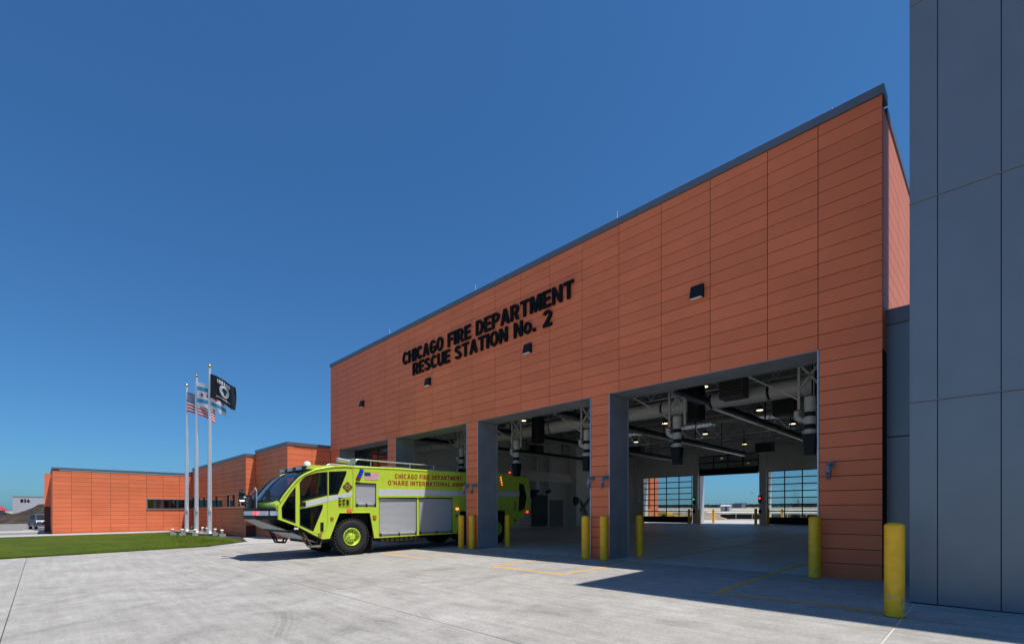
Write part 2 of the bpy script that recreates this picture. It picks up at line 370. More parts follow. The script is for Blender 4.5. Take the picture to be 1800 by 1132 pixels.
# ------------------------------------------------------------------ ground
def sheet(name, xs, ys, off, m, zf=g, parent=None, **kw):
    mb = MB(); n = len(ys)
    mb.add([(x, y, zf(x, y)+off) for x in xs for y in ys], [(i*n+j, (i+1)*n+j, (i+1)*n+j+1, i*n+j+1) for i in range(len(xs)-1) for j in range(n-1)])
    return mb.build(name, m, parent, **kw)
def lin(a, b, n): return [a+(b-a)*i/n for i in range(n+1)]
BX = [-6000, -3000, -1500, -800, -400, -200, -120, -60, -30, -10, 6, 60, 200, 800, 3000, 6000]
sheet('ground', BX, [-6000, -2000, -500, -100, -10, 12.85], -.12, tan, kind='structure')
sheet('ground', BX, [12.85, 49, 59.99], -.12, tan, kind='structure')
sheet('terrain', BX, [59.99, 60, 100, 300, 800, 2000, 6000], -.12, tan, kind='structure')
# concrete apron in slabs
apron = sheet('apron', [-60, -30, 6, 14], [-30, -10, 12.85], -.06, asph, kind='structure')
XJ = [-1.02, -5.7, -10.4, -15.1, -19.8, -24.5, -27.3]
YJ = [-9.8, -5.1, -.4, 4.32, 9.05, 12.86]
def slab(x0, x1, y0, y1, gx=.003, gy=.006, wide0=None):
    mb = MB(); a, b = x0+gx, x1-gx; xs = [a, b]
    if a < -30 < b: xs = [a, -30, b]
    vs = [(x, y, g(x, y)-d) for d in (0, .05) for x in xs for y in (y0+gy, y1-gy)]; n = len(xs)*2
    fs = [(2*i, 2*i+2, 2*i+3, 2*i+1) for i in range(len(xs)-1)]
    ring = [2*i for i in range(len(xs))]+[2*i+1 for i in range(len(xs))][::-1]
    fs += [(ring[i], ring[(i+1) % len(ring)], ring[(i+1) % len(ring)]+n, ring[i]+n) for i in range(len(ring))]
    mb.add(vs, fs); return mb.build('slab', conc, apron)
for i in range(len(XJ)-1):
    for j in range(len(YJ)-1):
        x1, x0 = XJ[i], XJ[i+1]
        slab(x0+(0 if x0 != -27.3 else 0), x1-(.012 if i == 0 else 0), YJ[j], YJ[j+1])
for j in range(len(YJ)-1):
    slab(-1.02+.012, 4.5, YJ[j], YJ[j+1]); slab(4.5, 10, YJ[j], YJ[j+1])
for (x0, x1, y0, y1) in [(-33, -27.3, 7.9, 12.86), (-27.3, -1.02, -20, -9.8), (-1.02, 10, -20, -9.8)]: slab(x0, x1, y0, y1)
mb = MB(); mb.add([(x, y, g(x, y)-.004) for x in (-1.032, -1.008) for y in (-9.8, 12.0)], [(0, 2, 3, 1)]); mb.build('joint_sealant', mat('sealant', (.62, .58, .52), .6), apron)
# interior floor
sheet('garage_floor', [-30, -20, -10, -1.0], [12.862, 30, 49], 0, mat('floor_concrete', (.52, .505, .48), .45, var=.12, scale=.8), kind='structure')
sheet('back_apron', [-45, -30, 6], [49.0, 59.9, 66], .01, walkm, zf=lambda x, y: g(x, min(y, 59.9)) + (.0 if y < 60 else .05), kind='structure')
# lawn and walks
lawn_poly = [(-27.32, -40), (-27.32, 3.2), (-27.9, 5.6), (-29.6, 8.1), (-34.5, 8.6), (-37.5, 8.15), (-47.0, 7.6), (-47.1, -40)]
def polysheet(name, poly, off, m, th=0, **kw):
    mb = MB(); mb.plate(poly, [], lambda a, b: (a, b, g(a, b)+off), lambda a, b: (a, b, g(a, b)+off-(th or .03)))
    return mb.build(name, m, None, **kw)
polysheet('lawn', lawn_poly, .03, grass, .1, kind='structure')
polysheet('planting_bed', [(-27.6, 6.0), (-29.4, 8.2), (-36, 9.6), (-50.5, 9.6), (-50.5, 8.6), (-36, 8.3)], .012, mat('mulch', (.03, .028, .028), .95, var=.3, scale=10), .05, kind='structure')
polysheet('sidewalk', [(-47.2, -40), (-47.2, 7.7), (-50.3, 7.7), (-50.3, -40)], .04, walkm, .1, kind='structure')
polysheet('sidewalk', [(-29.7, 8.35), (-33, 8.75), (-34.6, 10.2), (-29.25, 10.2), (-29.25, 12.84), (-27.4, 12.84), (-27.4, 6.0), (-28.2, 7)], .012, walkm, .05, kind='structure')
polysheet('kerb', [(-50.62, -40), (-50.32, -40), (-50.32, .4), (-50.62, .4)], .13, walkm, .2, kind='structure')
polysheet('road', [(-90, -60), (-50.7, -60), (-50.7, .3), (-58, .3), (-58, 30), (-90, 30)], .01, asph, .03, kind='structure')
polysheet('sidewalk', [(-62, -30), (-57, -30), (-57, .2), (-62, .2)], .10, walkm, .15, kind='structure')
polysheet('kerb', [(-62.2, -1.2), (-63.6, -1.2), (-63.9, -.9), (-63.9, .3), (-62.2, .3)], .14, walkm, .15, kind='structure')
# yellow bay lines
ymb = MB()
def yline(x0, y0, x1, y1):
    w_ = .055
    if x0 == x1: P = [(x0-w_, y0), (x0+w_, y0), (x0+w_, y1), (x0-w_, y1)]
    else: P = [(x0, y0-w_), (x1, y0-w_), (x1, y0+w_), (x0, y0+w_)]
    ymb.add([(x, y, g(x, y)+.004) for x, y in P], [(0, 1, 2, 3)])
for xa, xb in [(-10.37, -7.74), (-16.75, -14.1), (-23.2, -20.5)]:
    yline(xa, 9.345, xb, 9.345)
    for x in (xa, xb): yline(x, 9.40, x, 12.85); yline(x, 12.862, x, 48)
yline(-3.87, 9.40, -3.87, 12.85); yline(-3.87, 12.862, -3.87, 48); yline(-3.925, 9.345, -1.05, 9.345)
ymb.build('bay_marking', paint_y, apron)
# lawn blades: real tufts along the edge nearest the camera
tm = MB()
for i in range(26000):
    x = -27.4-random.random()**1.3*16; y = -9+random.random()*16.5
    if x > -29 and y > 5.2: continue
    z = g(x, y)+.03; h = .03+random.random()*.035; a = random.random()*6.28; dx, dy = math.cos(a)*.012, math.sin(a)*.012
    tm.add([(x-dx, y-dy, z), (x+dx, y+dy, z), (x+random.uniform(-.02, .02), y+random.uniform(-.02, .02), z+h)], [(0, 1, 2)])
tm.build('grass_blades', mat('blade', (.10, .155, .006), .9, var=.35, scale=3, spec=.05), None, label='short mown green grass on the lawn in front of the flagpoles', cat='grass', kind='stuff')

# ------------------------------------------------------------------ cladding
PANEL_CACHE = {}
def panel_obj(parent, origin, du, nrm, u0, u1, z0, z1, m, th=.022, name='panel'):
    key = (round(u1-u0, 3), round(z1-z0, 3), tuple(du), m.name, th)
    if key not in PANEL_CACHE:
        mb = MB(); w_, h_ = key[0], key[1]; D = Vector(du); Nn = Vector(nrm); e = .002
        P = [Vector((0, 0, 0)), D*w_, D*w_+Vector((0, 0, h_)), Vector((0, 0, h_))]
        Q = [Vector((0, 0, e))+D*e, D*(w_-e)+Vector((0, 0, e)), D*(w_-e)+Vector((0, 0, h_-e)), D*e+Vector((0, 0, h_-e))]
        vs = P+[p+Nn*(th-e) for p in P]+[q+Nn*th for q in Q]
        fs = [(0, 1, 5, 4), (1, 2, 6, 5), (2, 3, 7, 6), (3, 0, 4, 7), (4, 5, 9, 8), (5, 6, 10, 9), (6, 7, 11, 10), (7, 4, 8, 11), (8, 9, 10, 11)]
        me = bpy.data.meshes.new(name); me.from_pydata([tuple(v) for v in vs], [], fs); me.materials.append(m)
        bm = bmesh.new(); bm.from_mesh(me); bm.faces.ensure_lookup_table()
        if bm.faces[8].normal.dot(Nn) < 0: bmesh.ops.reverse_faces(bm, faces=bm.faces[:])
        bm.to_mesh(me); bm.free(); PANEL_CACHE[key] = me
    o = bpy.data.objects.new(name, PANEL_CACHE[key]); COL.objects.link(o)
    o.parent = parent; o.location = Vector(origin)+Vector(du)*u0+Vector((0, 0, z0))-wloc(parent)
    return o
def split(rects, hole):
    out = []
    for (a, b, c, d) in rects:
        h0, h1, h2, h3 = hole
        if h1 <= a+1e-4 or h0 >= b-1e-4 or h3 <= c+1e-4 or h2 >= d-1e-4: out.append((a, b, c, d)); continue
        if h0 > a: out.append((a, h0, c, d))
        if h1 < b: out.append((h1, b, c, d))
        m0, m1 = max(a, h0), min(b, h1)
        if h2 > c: out.append((m0, m1, c, h2))
        if h3 < d: out.append((m0, m1, h3, d))
    return [r for r in out if r[1]-r[0] > .03 and r[3]-r[2] > .03]
def cladding(parent, origin, du, nrm, us, zs, holes, m, limit=300, gap=.007):
    """rects between vertical joints us and horizontal joints zs, minus holes"""
    R = []
    for a, b in zip(us, us[1:]):
        for c, d in zip(zs, zs[1:]):
            r = [(a, b, c, d)]
            for h in holes: r = split(r, h)
            R += r
    O = Vector(origin); D = Vector(du)
    def size(r):
        p = O+D*((r[0]+r[1])/2); q0 = O+D*r[0]; q1 = O+D*r[1]
        def px(v): return (SA*v.x+CA*v.y)/max(.1, (-CA*v.x+SA*v.y))*F
        return abs(px(q1)-px(q0))*(r[3]-r[2])/max(1, p.length)
    R.sort(key=size, reverse=True)
    for r in R[:limit]: panel_obj(parent, origin, du, nrm, r[0]+gap, r[1]-gap, r[2]+gap, r[3]-gap, m)
    if R[limit:]:
        mb = MB(); Nn = Vector(nrm)
        for r in R[limit:]:
            P = [O+D*(r[0]+gap)+Vector((0, 0, r[2]+gap)), O+D*(r[1]-gap)+Vector((0, 0, r[2]+gap)), O+D*(r[1]-gap)+Vector((0, 0, r[3]-gap)), O+D*(r[0]+gap)+Vector((0, 0, r[3]-gap))]
            mb.add(P+[p+Nn*.022 for p in P], [(0, 1, 5, 4), (1, 2, 6, 5), (2, 3, 7, 6), (3, 0, 4, 7), (4, 5, 6, 7)])
        mb.build('panel', m, parent, kind='stuff')
def coping(parent, p, q, z0, z1, th, nrm, m=greyc):
    p, q = Vector(p), Vector(q); n = Vector(nrm)
    a = p+n*.05; b = q+n*.05; c = q-n*th; d = p-n*th
    mb = MB(); mb.add([(v.x, v.y, z) for z in (z0, z1) for v in (a, b, c, d)], [(0, 3, 2, 1), (4, 5, 6, 7), (0, 1, 5, 4), (1, 2, 6, 5), (2, 3, 7, 6), (3, 0, 4, 7)])
    return mb.build('coping', m, parent)

# ------------------------------------------------------------------ fire station hall
Y0 = 12.85; XR = -1.78; XL = -29.2; RH = .3275; ZT = 10.60
DOORS = [(-8.69, -2.98), (-15.10, -9.43), (-21.52, -15.85), (-27.95, -22.28)]
HEAD = 5.22; YB = 13.90; YE = 47.9; DECK = 8.4
st = thing('fire_station', (XR, Y0, 0), 'large orange panelled fire station hall with four tall vehicle doors and black lettering', 'fire station')
# front wall core
fw = MB(); yf = Y0+.028
edges = [XL]+[v for d in reversed(DOORS) for v in d]+[XR]
for a, b in zip(edges[::2], edges[1::2]):
    fw.box((a+.012, yf, -.4), (b-.012, YB-.01, HEAD+.02))
fw.box((XL+.012, yf, HEAD+.02), (XR-.03, YB-.01, 8.2)); fw.box((XL+.012, yf, 8.2), (XR-.03, yf+.25, ZT-.21))
fw.build('wall', joint, st)
us = [0, 28.27-29.2+0]  # placeholder replaced below
cols_x = sorted([XL, XR-.0]+[-4.06-1.428*k for k in range(18) if -4.06-1.428*k > XL+.3]+[-2.975])
zs = [-.10]+[RH*k for k in range(1, 32)]+[ZT-.19]
holes = [(d[0]-XL, d[1]-XL, -1, HEAD) for d in DOORS]
# piers have no mid joints: split upper part and piers separately
zu = [HEAD]+[z for z in zs if z > HEAD+.05]
cladding(st, (XL, Y0+.022, 0), (1, 0, 0), (0, -1, 0), [x-XL for x in cols_x], zu, [], terra, limit=230)
zl = [-.13+0]+[z for z in zs if .05 < z < HEAD-.05]+[HEAD]
pier_cols = []
for a, b in zip(edges[::2], edges[1::2]):
    c = [a-XL+.02, b-XL-.02]
    if a == XL: c = [0, b-XL-.02]
    if b == XR: c = [a-XL+.02, b-XL]
    cladding(st, (XL, Y0+.022, 0), (1, 0, 0), (0, -1, 0), c, zl, [], terra, limit=14 if a != XL else 5)
coping(st, (XL-.03, Y0, 0), (XR+.03, Y0, 0), ZT-.19, ZT, .45, (0, -1, 0))
# jamb linings: metal sheets around each opening, silver edge trims
for (a, b) in DOORS:
    for x, s in ((a, 1), (b, -1)):
        m_ = MB(); m_.box((x-s*.012, Y0+.01, -.3), (x+s*.006, YB, HEAD-.02)); m_.build('jamb', jambm, st)
        m_ = MB(); m_.box((x-s*.018, Y0-.012, -.2), (x+s*.010, Y0+.009, HEAD)); m_.box((x-s*.011, YB+.001, -.2), (x+s*.03, YB+.03, HEAD-.02)); m_.build('edge_trim', silver, st)
    m_ = MB(); m_.box((a, Y0+.01, HEAD-.014), (b, YB, HEAD+.019)); m_.build('soffit', jambm, st)
# side wall (lit) with cladding, far side, back wall, roof
sw = MB(); sw.box((XR-.03, yf+.26, -.4), (XR-.25, YE+1, ZT-.43)); sw.box((XR-.035, yf+.001, 8.2), (XR-.4, Y0+.44, ZT-.195)); sw.box((XR-.251, YB, -.4), (XR-.4, YE, 8.2)); sw.build('wall', joint, st)
cladding(st, (XR-.02, Y0+.03, 0), (0, 1, 0), (1, 0, 0), [0, .75]+[.75+1.43*k for k in range(1, 24)], [5.0]+[z for z in zs if z > 5.2][:-1]+[ZT-.42], [], mat('terracotta_sun_glare', (.80, .26, .13), .5, var=.05, rnd=.02, spec=.25), limit=60)  # terracotta made lighter and pinker: glancing sun glare painted into the colour
coping(st, (XR-.02, Y0+.42, 0), (XR-.02, YE+1, 0), ZT-.42, ZT-.25, .45, (1, 0, 0))
iw = MB(); iw.box((XL+.02, YB, -.5), (XL+.22, YE, DECK)); iw.build('inner_wall', whiteint, st)
iw = MB(); iw.box((XR-.41, YB, -.5), (XR-.52, YE, DECK)); iw.build('inner_wall', whiteint, st)
ow = MB(); ow.box((XL+.015, YB, -.5), (XL-.02, YE+1, ZT-.3)); ow.build('wall', terra, st)
fi = MB(); fi.box((XL+.3, YB, HEAD+.02), (XR-.45, YB+.06, DECK)); fi.build('inner_wall', whiteint, st)
bk = MB()
for a, b in zip(edges[::2], edges[1::2]): bk.box((a, YE, -.2), (b, YE+1.0, 5.20))
bk.box((XL, YE, 5.20), (XR, YE+1.0, DECK+.4)); bk.build('back_wall', whiteint, st)
SKY = [(-17.4, 38), (-11.7, 38), (-23.1, 38), (-5.6, 38), (-23.1, 22), (-11.7, 22)]
dk = MB(); dk.plate([(XL, YB), (XR-.3, YB), (XR-.3, YE+1), (XL, YE+1)], [[(x-1.4, y-.7), (x+1.4, y-.7), (x+1.4, y+.7), (x-1.4, y+.7)] for x, y in SKY], lambda a, b: (a, b, DECK), lambda a, b: (a, b, DECK+.25)); dk.build('roof', deckm, st)
rb = MB()
y = YB+.3
while y < YE:
    if not any(abs(y-s[1]) < .8 for s in SKY): rb.box((XL+.25, y, DECK-.05), (XR-.55, y+.12, DECK+.001))
    y += .38
rb.build('roof_rib', deckm, st, kind='stuff')
for x, y in SKY:
    m_ = MB(); m_.box((x-1.45, y-.75, DECK+.27), (x+1.45, y+.75, DECK+.30)); m_.build('skylight', skyl, st)
for k in range(16):
    y = 15.1+k*2.12; m_ = MB(); z0, z1 = 7.45, 8.3
    m_.box((XL+.25, y-.05, z0-.04), (XR-.55, y+.05, z0)); m_.box((XL+.25, y-.05, z1), (XR-.55, y+.05, z1+.05))
    x = XL+.4; i = 0
    while x < XR-1.2:
        m_.beam((x, y, z0 if i % 2 else z1), (x+.62, y, z1 if i % 2 else z0), .035); x += .62; i += 1
    m_.build('roof_joist', steelw, st)
# columns inside walls, pipes on walls as parts
for a, b in zip(edges[2:-2:2], edges[3:-2:2]):
    m_ = MB(); m_.box((a+.1, YE-.22, 0.2), (b-.1, YE-.001, 7.4)); m_.build('column', whiteint, st)
# closed back doors, open one rolled up, closed front door
def sectional(parent, x0, x1, y, z0, z1, rows, cols, lift=0, solid=1, face=-1):
    d = MB(); H = (z1-z0)/rows
    d.box((x0, y-.03, z0+lift), (x0+.05, y+.03, z1+lift)); d.box((x1-.05, y-.03, z0+lift), (x1, y+.03, z1+lift))
    for r in range(solid, rows+1):
        z = z0+lift+r*H; d.box((x0, y-.032, z-.045), (x1, y+.032, z+.045))
    for c in range(1, cols):
        x = x0+(x1-x0)*c/cols; d.box((x-.04, y-.028, z0+lift+solid*H), (x+.04, y+.028, z1+lift))
    d.box((x0, y-.034, z0+lift), (x1, y+.034, z0+lift+solid*H))
    o = d.build('overhead_door', blackm, parent)
    for r in range(solid, rows):
        for c in range(cols):
            a = x0+(x1-x0)*c/cols+.04; b = x0+(x1-x0)*(c+1)/cols-.04
            p = MB(); p.box((a, y-.006, z0+lift+r*H+.045), (b, y+.006, z0+lift+(r+1)*H-.045)); p.build('pane', clearg, o)
zb = g(-12, 48)
for i in (0, 1, 3):
    d = DOORS[i] if i != 1 else DOORS[1]
for (a, b), lift in zip(DOORS, (0, 0, None, 0)):
    if lift is None: continue
    sectional(st, a+.02, b-.02, YE-.08, zb, 5.15, 8, 4, 0)
a, b = DOORS[2]
sectional(st, a+.02, b-.02, YE-.08, 0, 1.9, 3, 4, 5.05)
sectional(st, DOORS[3][0]+.02, DOORS[3][1]-.02, YB-.05, -.15, HEAD-.05, 8, 4, 0)
# lightning rods
for px in (685, 836, 1085, 1463):
    p = aty(px, 400, Y0+.1); m_ = MB(); m_.cyl((p[0], Y0+.1, ZT), (p[0], Y0+.1, ZT+(.14 if px > 1400 else .34)), .011, .007, 6); m_.cyl((p[0], Y0+.1, ZT), (p[0], Y0+.1, ZT+.05), .04, n=8)
    m_.build('lightning_rod', white, st)
# inner side wall features
X5 = XL+.225
def wb(px0, py0, px1, py1, th, m, name, x=X5, **kw):
    p, q = atx(px0, py0, x), atx(px1, py1, x); mb = MB(); mb.box((x-.01, p[1], p[2]), (x+th, q[1], q[2])); return mb.build(name, m, st, **kw)
wb(934, 925, 962, 870, .06, darkint, 'double_door'); wb(966, 925, 989, 879, .05, mat('grey_door', (.22, .22, .22), .6), 'service_door')
wb(870, 842, 1000, 834, .5, whiteint, 'wall_beam')
m_ = MB(); m_.box((X5, 36.0, -.1), (X5+.9, 36.6, DECK)); m_.build('column', whiteint, st)
m_ = MB()
for (p, q) in [((1008, 855), (1037, 915)), ((1008, 912), (1060, 850))]:
    a_, b_ = atx(*p, X5+.15), atx(*q, X5+.15); m_.beam(a_, b_, .16, .16)
m_.build('wall_brace', mat('brace_grey', (.2, .2, .2), .6), st)

# ------------------------------------------------------------------ sign letters
sg = thing('building_sign', (-15.5, Y0, 8.1), 'black raised lettering CHICAGO FIRE DEPARTMENT RESCUE STATION No. 2 on the orange facade', 'sign')
def sign_line(txt, x0, x1, z0, z1):
    L_, tot = letters(txt, .10, .42); sx = (x1-x0)/tot; sz = z1-z0
    for c, shapes, u in L_:
        mb = MB()
        for o_, hs in shapes: mb.plate(o_, hs, lambda a, b: (x0+(u+a)*sx, Y0-.09, z0+b*sz), lambda a, b: (x0+(u+a)*sx, Y0-.03, z0+b*sz))
        mb.build('letter', signm, sg)
sign_line('CHICAGO FIRE DEPARTMENT', -20.76, -10.08, 8.70, 9.30)
sign_line('RESCUE STATION No. 2', -19.87, -11.03, 8.02, 8.60)

# ------------------------------------------------------------------ wall lights, jar lamps
def wall_light(x, label):
    t = thing('wall_light', (x, Y0, 7.3), label, 'light', 'black wedge wall lights on the facade')
    m_ = MB(); w_ = .17
    m_.add([(x-w_, Y0, 7.66), (x+w_, Y0, 7.66), (x-w_, Y0, 7.3), (x+w_, Y0, 7.3), (x-w_, Y0-.09, 7.65), (x+w_, Y0-.09, 7.65), (x-w_, Y0-.17, 7.32), (x+w_, Y0-.17, 7.32)],
           [(0, 1, 5, 4), (4, 5, 7, 6), (0, 4, 6, 2), (1, 3, 7, 5), (2, 6, 7, 3), (0, 2, 3, 1)]); m_.build('housing', blackm, t)
    m_ = MB(); m_.box((x-w_+.02, Y0-.16, 7.28), (x+w_-.02, Y0-.06, 7.299)); m_.build('lens', whitelamp, t)
for x, l in zip((-5.82, -12.22, -18.6, -25.0), ('black wedge wall light above the nearest vehicle door', 'black wedge wall light just below the number 2 of the lettering', 'black wedge wall light below the word RESCUE', 'black wedge wall light nearest the far left corner of the hall')):
    wall_light(x, l)
def jar(x, z, label):
    t = thing('jar_lamp', (x, Y0, z), label, 'lamp', 'grey elbow lamps with caged red jars on the door piers')
    m_ = MB(); m_.cyl((x, Y0, z), (x, Y0-.06, z), .075, n=16); m_.tube([(x, Y0-.05, z), (x, Y0-.16, z+.01), (x, Y0-.22, z-.05), (x, Y0-.23, z-.17)], .048, 12); m_.cyl((x, Y0-.23, z-.13), (x, Y0-.23, z-.19), .065, n=14)
    m_.build('bracket', conduit, t)
    m_ = MB(); m_.cyl((x, Y0-.23, z-.19), (x, Y0-.23, z-.33), .045, .035, 12); m_.build('jar', redjar, t)
    m_ = MB()
    for k in range(6):
        a_ = k*math.pi/3; m_.tube([(x+.06*math.cos(a_), Y0-.23+.06*math.sin(a_), z-.18), (x+.06*math.cos(a_), Y0-.23+.06*math.sin(a_), z-.33), (x, Y0-.23, z-.37)], .006, 5)
    m_.lathe((x, Y0-.23, z-.26), (0, 0, 1), [(-.006, .058), (-.006, .064), (.006, .064), (.006, .058)], 16); m_.build('cage', conduit, t)
for x, l in [(-2.72, 'caged red jar lamp on the orange wall right of the nearest vehicle door'), (-8.80, 'right hand jar lamp of the pair on the orange pier between the two nearest doors'), (-9.33, 'left hand jar lamp of the pair on the orange pier between the two nearest doors'), (-15.22, 'right hand jar lamp of the pair on the orange pier beside the fire truck'), (-15.73, 'left hand jar lamp of the pair on the pier in front of the truck lettering')]:
    jar(x, 2.56, l)

# ------------------------------------------------------------------ bollards
def bollard(x, y, h, label, group='yellow steel bollards guarding the doors', r=.125):
    z = g(x, y); t = thing('bollard', (x, y, z), label, 'bollard', group)
    m_ = MB(); m_.cyl((x, y, z-.03), (x, y, z+h-.03), r, n=28, cap=False); m_.lathe((x, y, z+h-.03), (0, 0, 1), [(0, r), (.012, r*.97), (.03, r*.8), (.045, r*.45), (.05, 0.001)], 28); m_.build('sleeve', yellow, t)
    m_ = MB(); m_.lathe((x, y, z), (0, 0, 1), [(.001, r+.012), (.008, r+.004), (.008, r)], 20); m_.build('base_ring', mat('grime', (.12, .11, .06), .9) if 'grime' not in MATS else MATS['grime'], t)
for x, y, l in [(-1.12, 9.10, 'large yellow bollard in the foreground beside the slate grey building corner'), (-2.97, 12.55, 'yellow bollard at the right hand edge of the nearest vehicle door'), (-8.73, 12.60, 'yellow bollard hiding the right part of the pier between the two nearest doors'), (-9.43, 12.58, 'yellow bollard just left of the pier between the two nearest doors'),
                (-8.45, 14.25, 'yellow bollard just inside the nearest door beside its grey jamb'), (-15.31, 12.70, 'yellow bollard standing in front of the orange pier beside the fire truck'), (-16.02, 12.70, 'yellow bollard in front of the rear wheel arch of the fire truck'), (-15.05, 14.48, 'yellow bollard just inside the second door hiding the rear wheel of the truck'),
                (-22.0, 12.7, 'yellow bollard at the far side of the fire truck'), (-22.7, 12.7, 'yellow bollard in front of the closed far door')]:
    bollard(x, y, 1.38, l)
for i, (a, b) in enumerate(DOORS):
    for x, s in ((a+.15, 'left'), (b-.15, 'right')):
        bollard(x, YE-.45, 1.45, 'dark yellow bollard inside at the %s edge of the %s back door' % (s, ('nearest', 'second closed', 'open', 'farthest closed')[i]), 'bollards inside along the back doors')
for x, y, l in [(-21.0, 50.0, 'bright yellow bollard outside the open back door at its left edge'), (-14.5, 50.0, 'bright yellow bollard outside seen through the glass of the closed back door'), (-28.4, 50.0, 'bright yellow bollard outside seen through the far closed back door')]:
    bollard(x, y, 1.45, l, 'bollards outside the back doors')

# ------------------------------------------------------------------ interior fittings
scuffm = mat('worn_paint', (.42, .40, .34), .8, var=.3, scale=30)
for b_, spots in ((bpy.data.objects['bollard'], [(-.55, .22, .05, .09), (-.35, .10, .03, .05), (-1.9, .30, .03, .04)]), (bpy.data.objects['bollard.001'], [(-1.2, .18, .04, .05)])):
    for a, z, w_, h in spots:
        m_ = MB(); c = wloc(b_); P = []
        for k in range(9):
            t_ = 2*math.pi*k/9; aa = a+w_/.125*math.cos(t_)*random.uniform(.6, 1.1); P.append((c.x+.1262*math.cos(aa), c.y+.1262*math.sin(aa), c.z+z+h*math.sin(t_)*random.uniform(.6, 1.1)))
        m_.add(P, [tuple(range(9))]); m_.build('scuff', scuffm, b_)
def drop(x, label, y=16.6):
    t = thing('exhaust_drop', (x, y, 3.2), label, 'exhaust extractor', 'exhaust extractor drops hanging inside the doors')
    m_ = MB(); r = .155
    for z0, z1 in ((4.49, 4.94), (4.12, 4.35), (3.83, 3.97)): m_.cyl((x, y, z0), (x, y, z1), r, n=20)
    m_.cyl((x, y, 3.86), (x, y, 3.92), r+.06, n=20); m_.tube([(x-.35, y, 4.55), (x-.36, y, 4.38), (x-.2, y, 4.25), (x, y, 4.25)], .09, 12); m_.build('fan_body', whitep, t)
    m_ = MB(); m_.cyl((x, y, 3.83), (x, y, 4.8), r-.012, n=20); m_.build('band', blackm, t)
    m_ = MB(); m_.add([(x-.17, y-.17, 3.82), (x+.17, y-.17, 3.82), (x+.17, y+.17, 3.82), (x-.17, y+.17, 3.82), (x-.13, y-.13, 3.2), (x+.13, y-.13, 3.2), (x+.13, y+.13, 3.2), (x-.13, y+.13, 3.2)],
                      [(0, 1, 2, 3), (4, 7, 6, 5), (0, 4, 5, 1), (1, 5, 6, 2), (2, 6, 7, 3), (3, 7, 4, 0)]); m_.build('nozzle', blackm, t)
    m_ = MB(); m_.cyl((x-.35, y, 4.54), (x-.35, y, 4.60), .07, n=10); m_.build('collar', redlens, t)
    m_ = MB()
    for dx in (-.3, .3): m_.box((x+dx-.035, y-.035, 4.6), (x+dx+.035, y+.035, 7.5))
    m_.beam((x-.3, y, 5.2), (x+.3, y, 6.0), .06); m_.beam((x+.3, y, 5.2), (x-.3, y, 6.0), .06)
    for dx, dy in ((-.15, .1), (.12, -.1), (.2, .1)): m_.cyl((x+dx, y+dy, 4.9), (x+dx, y+dy, 7.4), .012, n=6)
    m_.beam((x-.3, y, 4.9), (x-1.9, y, 6.0), .05); m_.build('hanger_frame', steelw, t)
    m_ = MB(); m_.cyl((x, y+1.55, 5.0), (x, y+1.55, 6.3), .33, n=20); m_.build('hose_reel', blackm, t)
for x, l in [(-4.05, 'exhaust extractor drop at the far right of the nearest door opening'), (-8.30, 'exhaust extractor drop near the left side of the nearest door opening'), (-12.35, 'exhaust extractor drop at the right side of the second door opening'), (-16.6, 'exhaust extractor drop above the rear of the fire truck'), (-20.9, 'exhaust extractor drop behind the third door opening above the truck roof')]:
    drop(x, l)
dt = thing('air_duct', (-15, 18.4, 5.5), 'long round white air duct running across the inside of the hall', 'duct')
x = -28.3
while x < -3:
    L_ = 2.05 if x < -5 else 1.5
    m_ = MB(); m_.cyl((x, 18.6, 5.75), (x+L_-.1, 18.6, 5.75), .30, n=24); m_.build('duct_section', whitep, dt)
    m_ = MB(); m_.cyl((x+L_-.14, 18.6, 5.75), (x+L_+.04, 18.6, 5.75), .26, n=20); m_.build('coupling', blackm, dt); x += L_
for x, l, n_ in [(-8.0, 'long exhaust rail running inward behind the nearest door', 37), (-13.3, 'long exhaust rail running inward behind the second door', 37), (-18.6, 'long exhaust rail running inward above the fire truck', 37), (-24.0, 'long exhaust rail farthest to the left under the roof', 37)]:
    t = thing('exhaust_rail', (x, 26, 5.5), l, 'exhaust rail', 'exhaust rails running inward under the roof')
    m_ = MB(); m_.box((x-.09, 15.6, 5.55), (x+.09, n_, 5.74)); m_.build('rail', silver if True else blackm, t)
    m_ = MB(); m_.box((x+.13, 15.6, 5.66), (x+.2, n_, 5.80)); m_.box((x-.05, 15.6, 5.76), (x+.08, n_, 5.86)); m_.build('cable_tray', blackm, t)
    for y in range(17, 38, 4):
        m_ = MB(); m_.cyl((x, y, 5.74), (x, y, 7.45), .025, n=6); m_.build('hanger', blackm, t)
t_names = {21.8: 'row of lamps nearest the doors', 29.1: 'second row from the doors', 35.2: 'third row from the doors', 43.0: 'row nearest the back wall'}
for y in (21.8, 29.1, 35.2, 43.0):
    for x, c in ((-3.9, 'rightmost'), (-9.6, 'right of centre'), (-15.4, 'left of centre'), (-21.2, 'leftmost')):
        t = thing('high_bay_lamp', (x, y, 7.2), 'glowing round high bay lamp, %s in the %s' % (c, t_names[y]), 'lamp', 'round lamps hanging under the roof')
        m_ = MB(); m_.lathe((x, y, 7.22), (0, 0, 1), [(0, .27), (.04, .28), (.07, .2), (.22, .12), (.22, 0)], 20); m_.cyl((x, y, 7.4), (x, y, 8.3), .015, n=6); m_.build('housing', darkint, t)
        m_ = MB(); m_.cyl((x, y, 7.20), (x, y, 7.225), .17, n=20); m_.build('lens', lampglow, t)
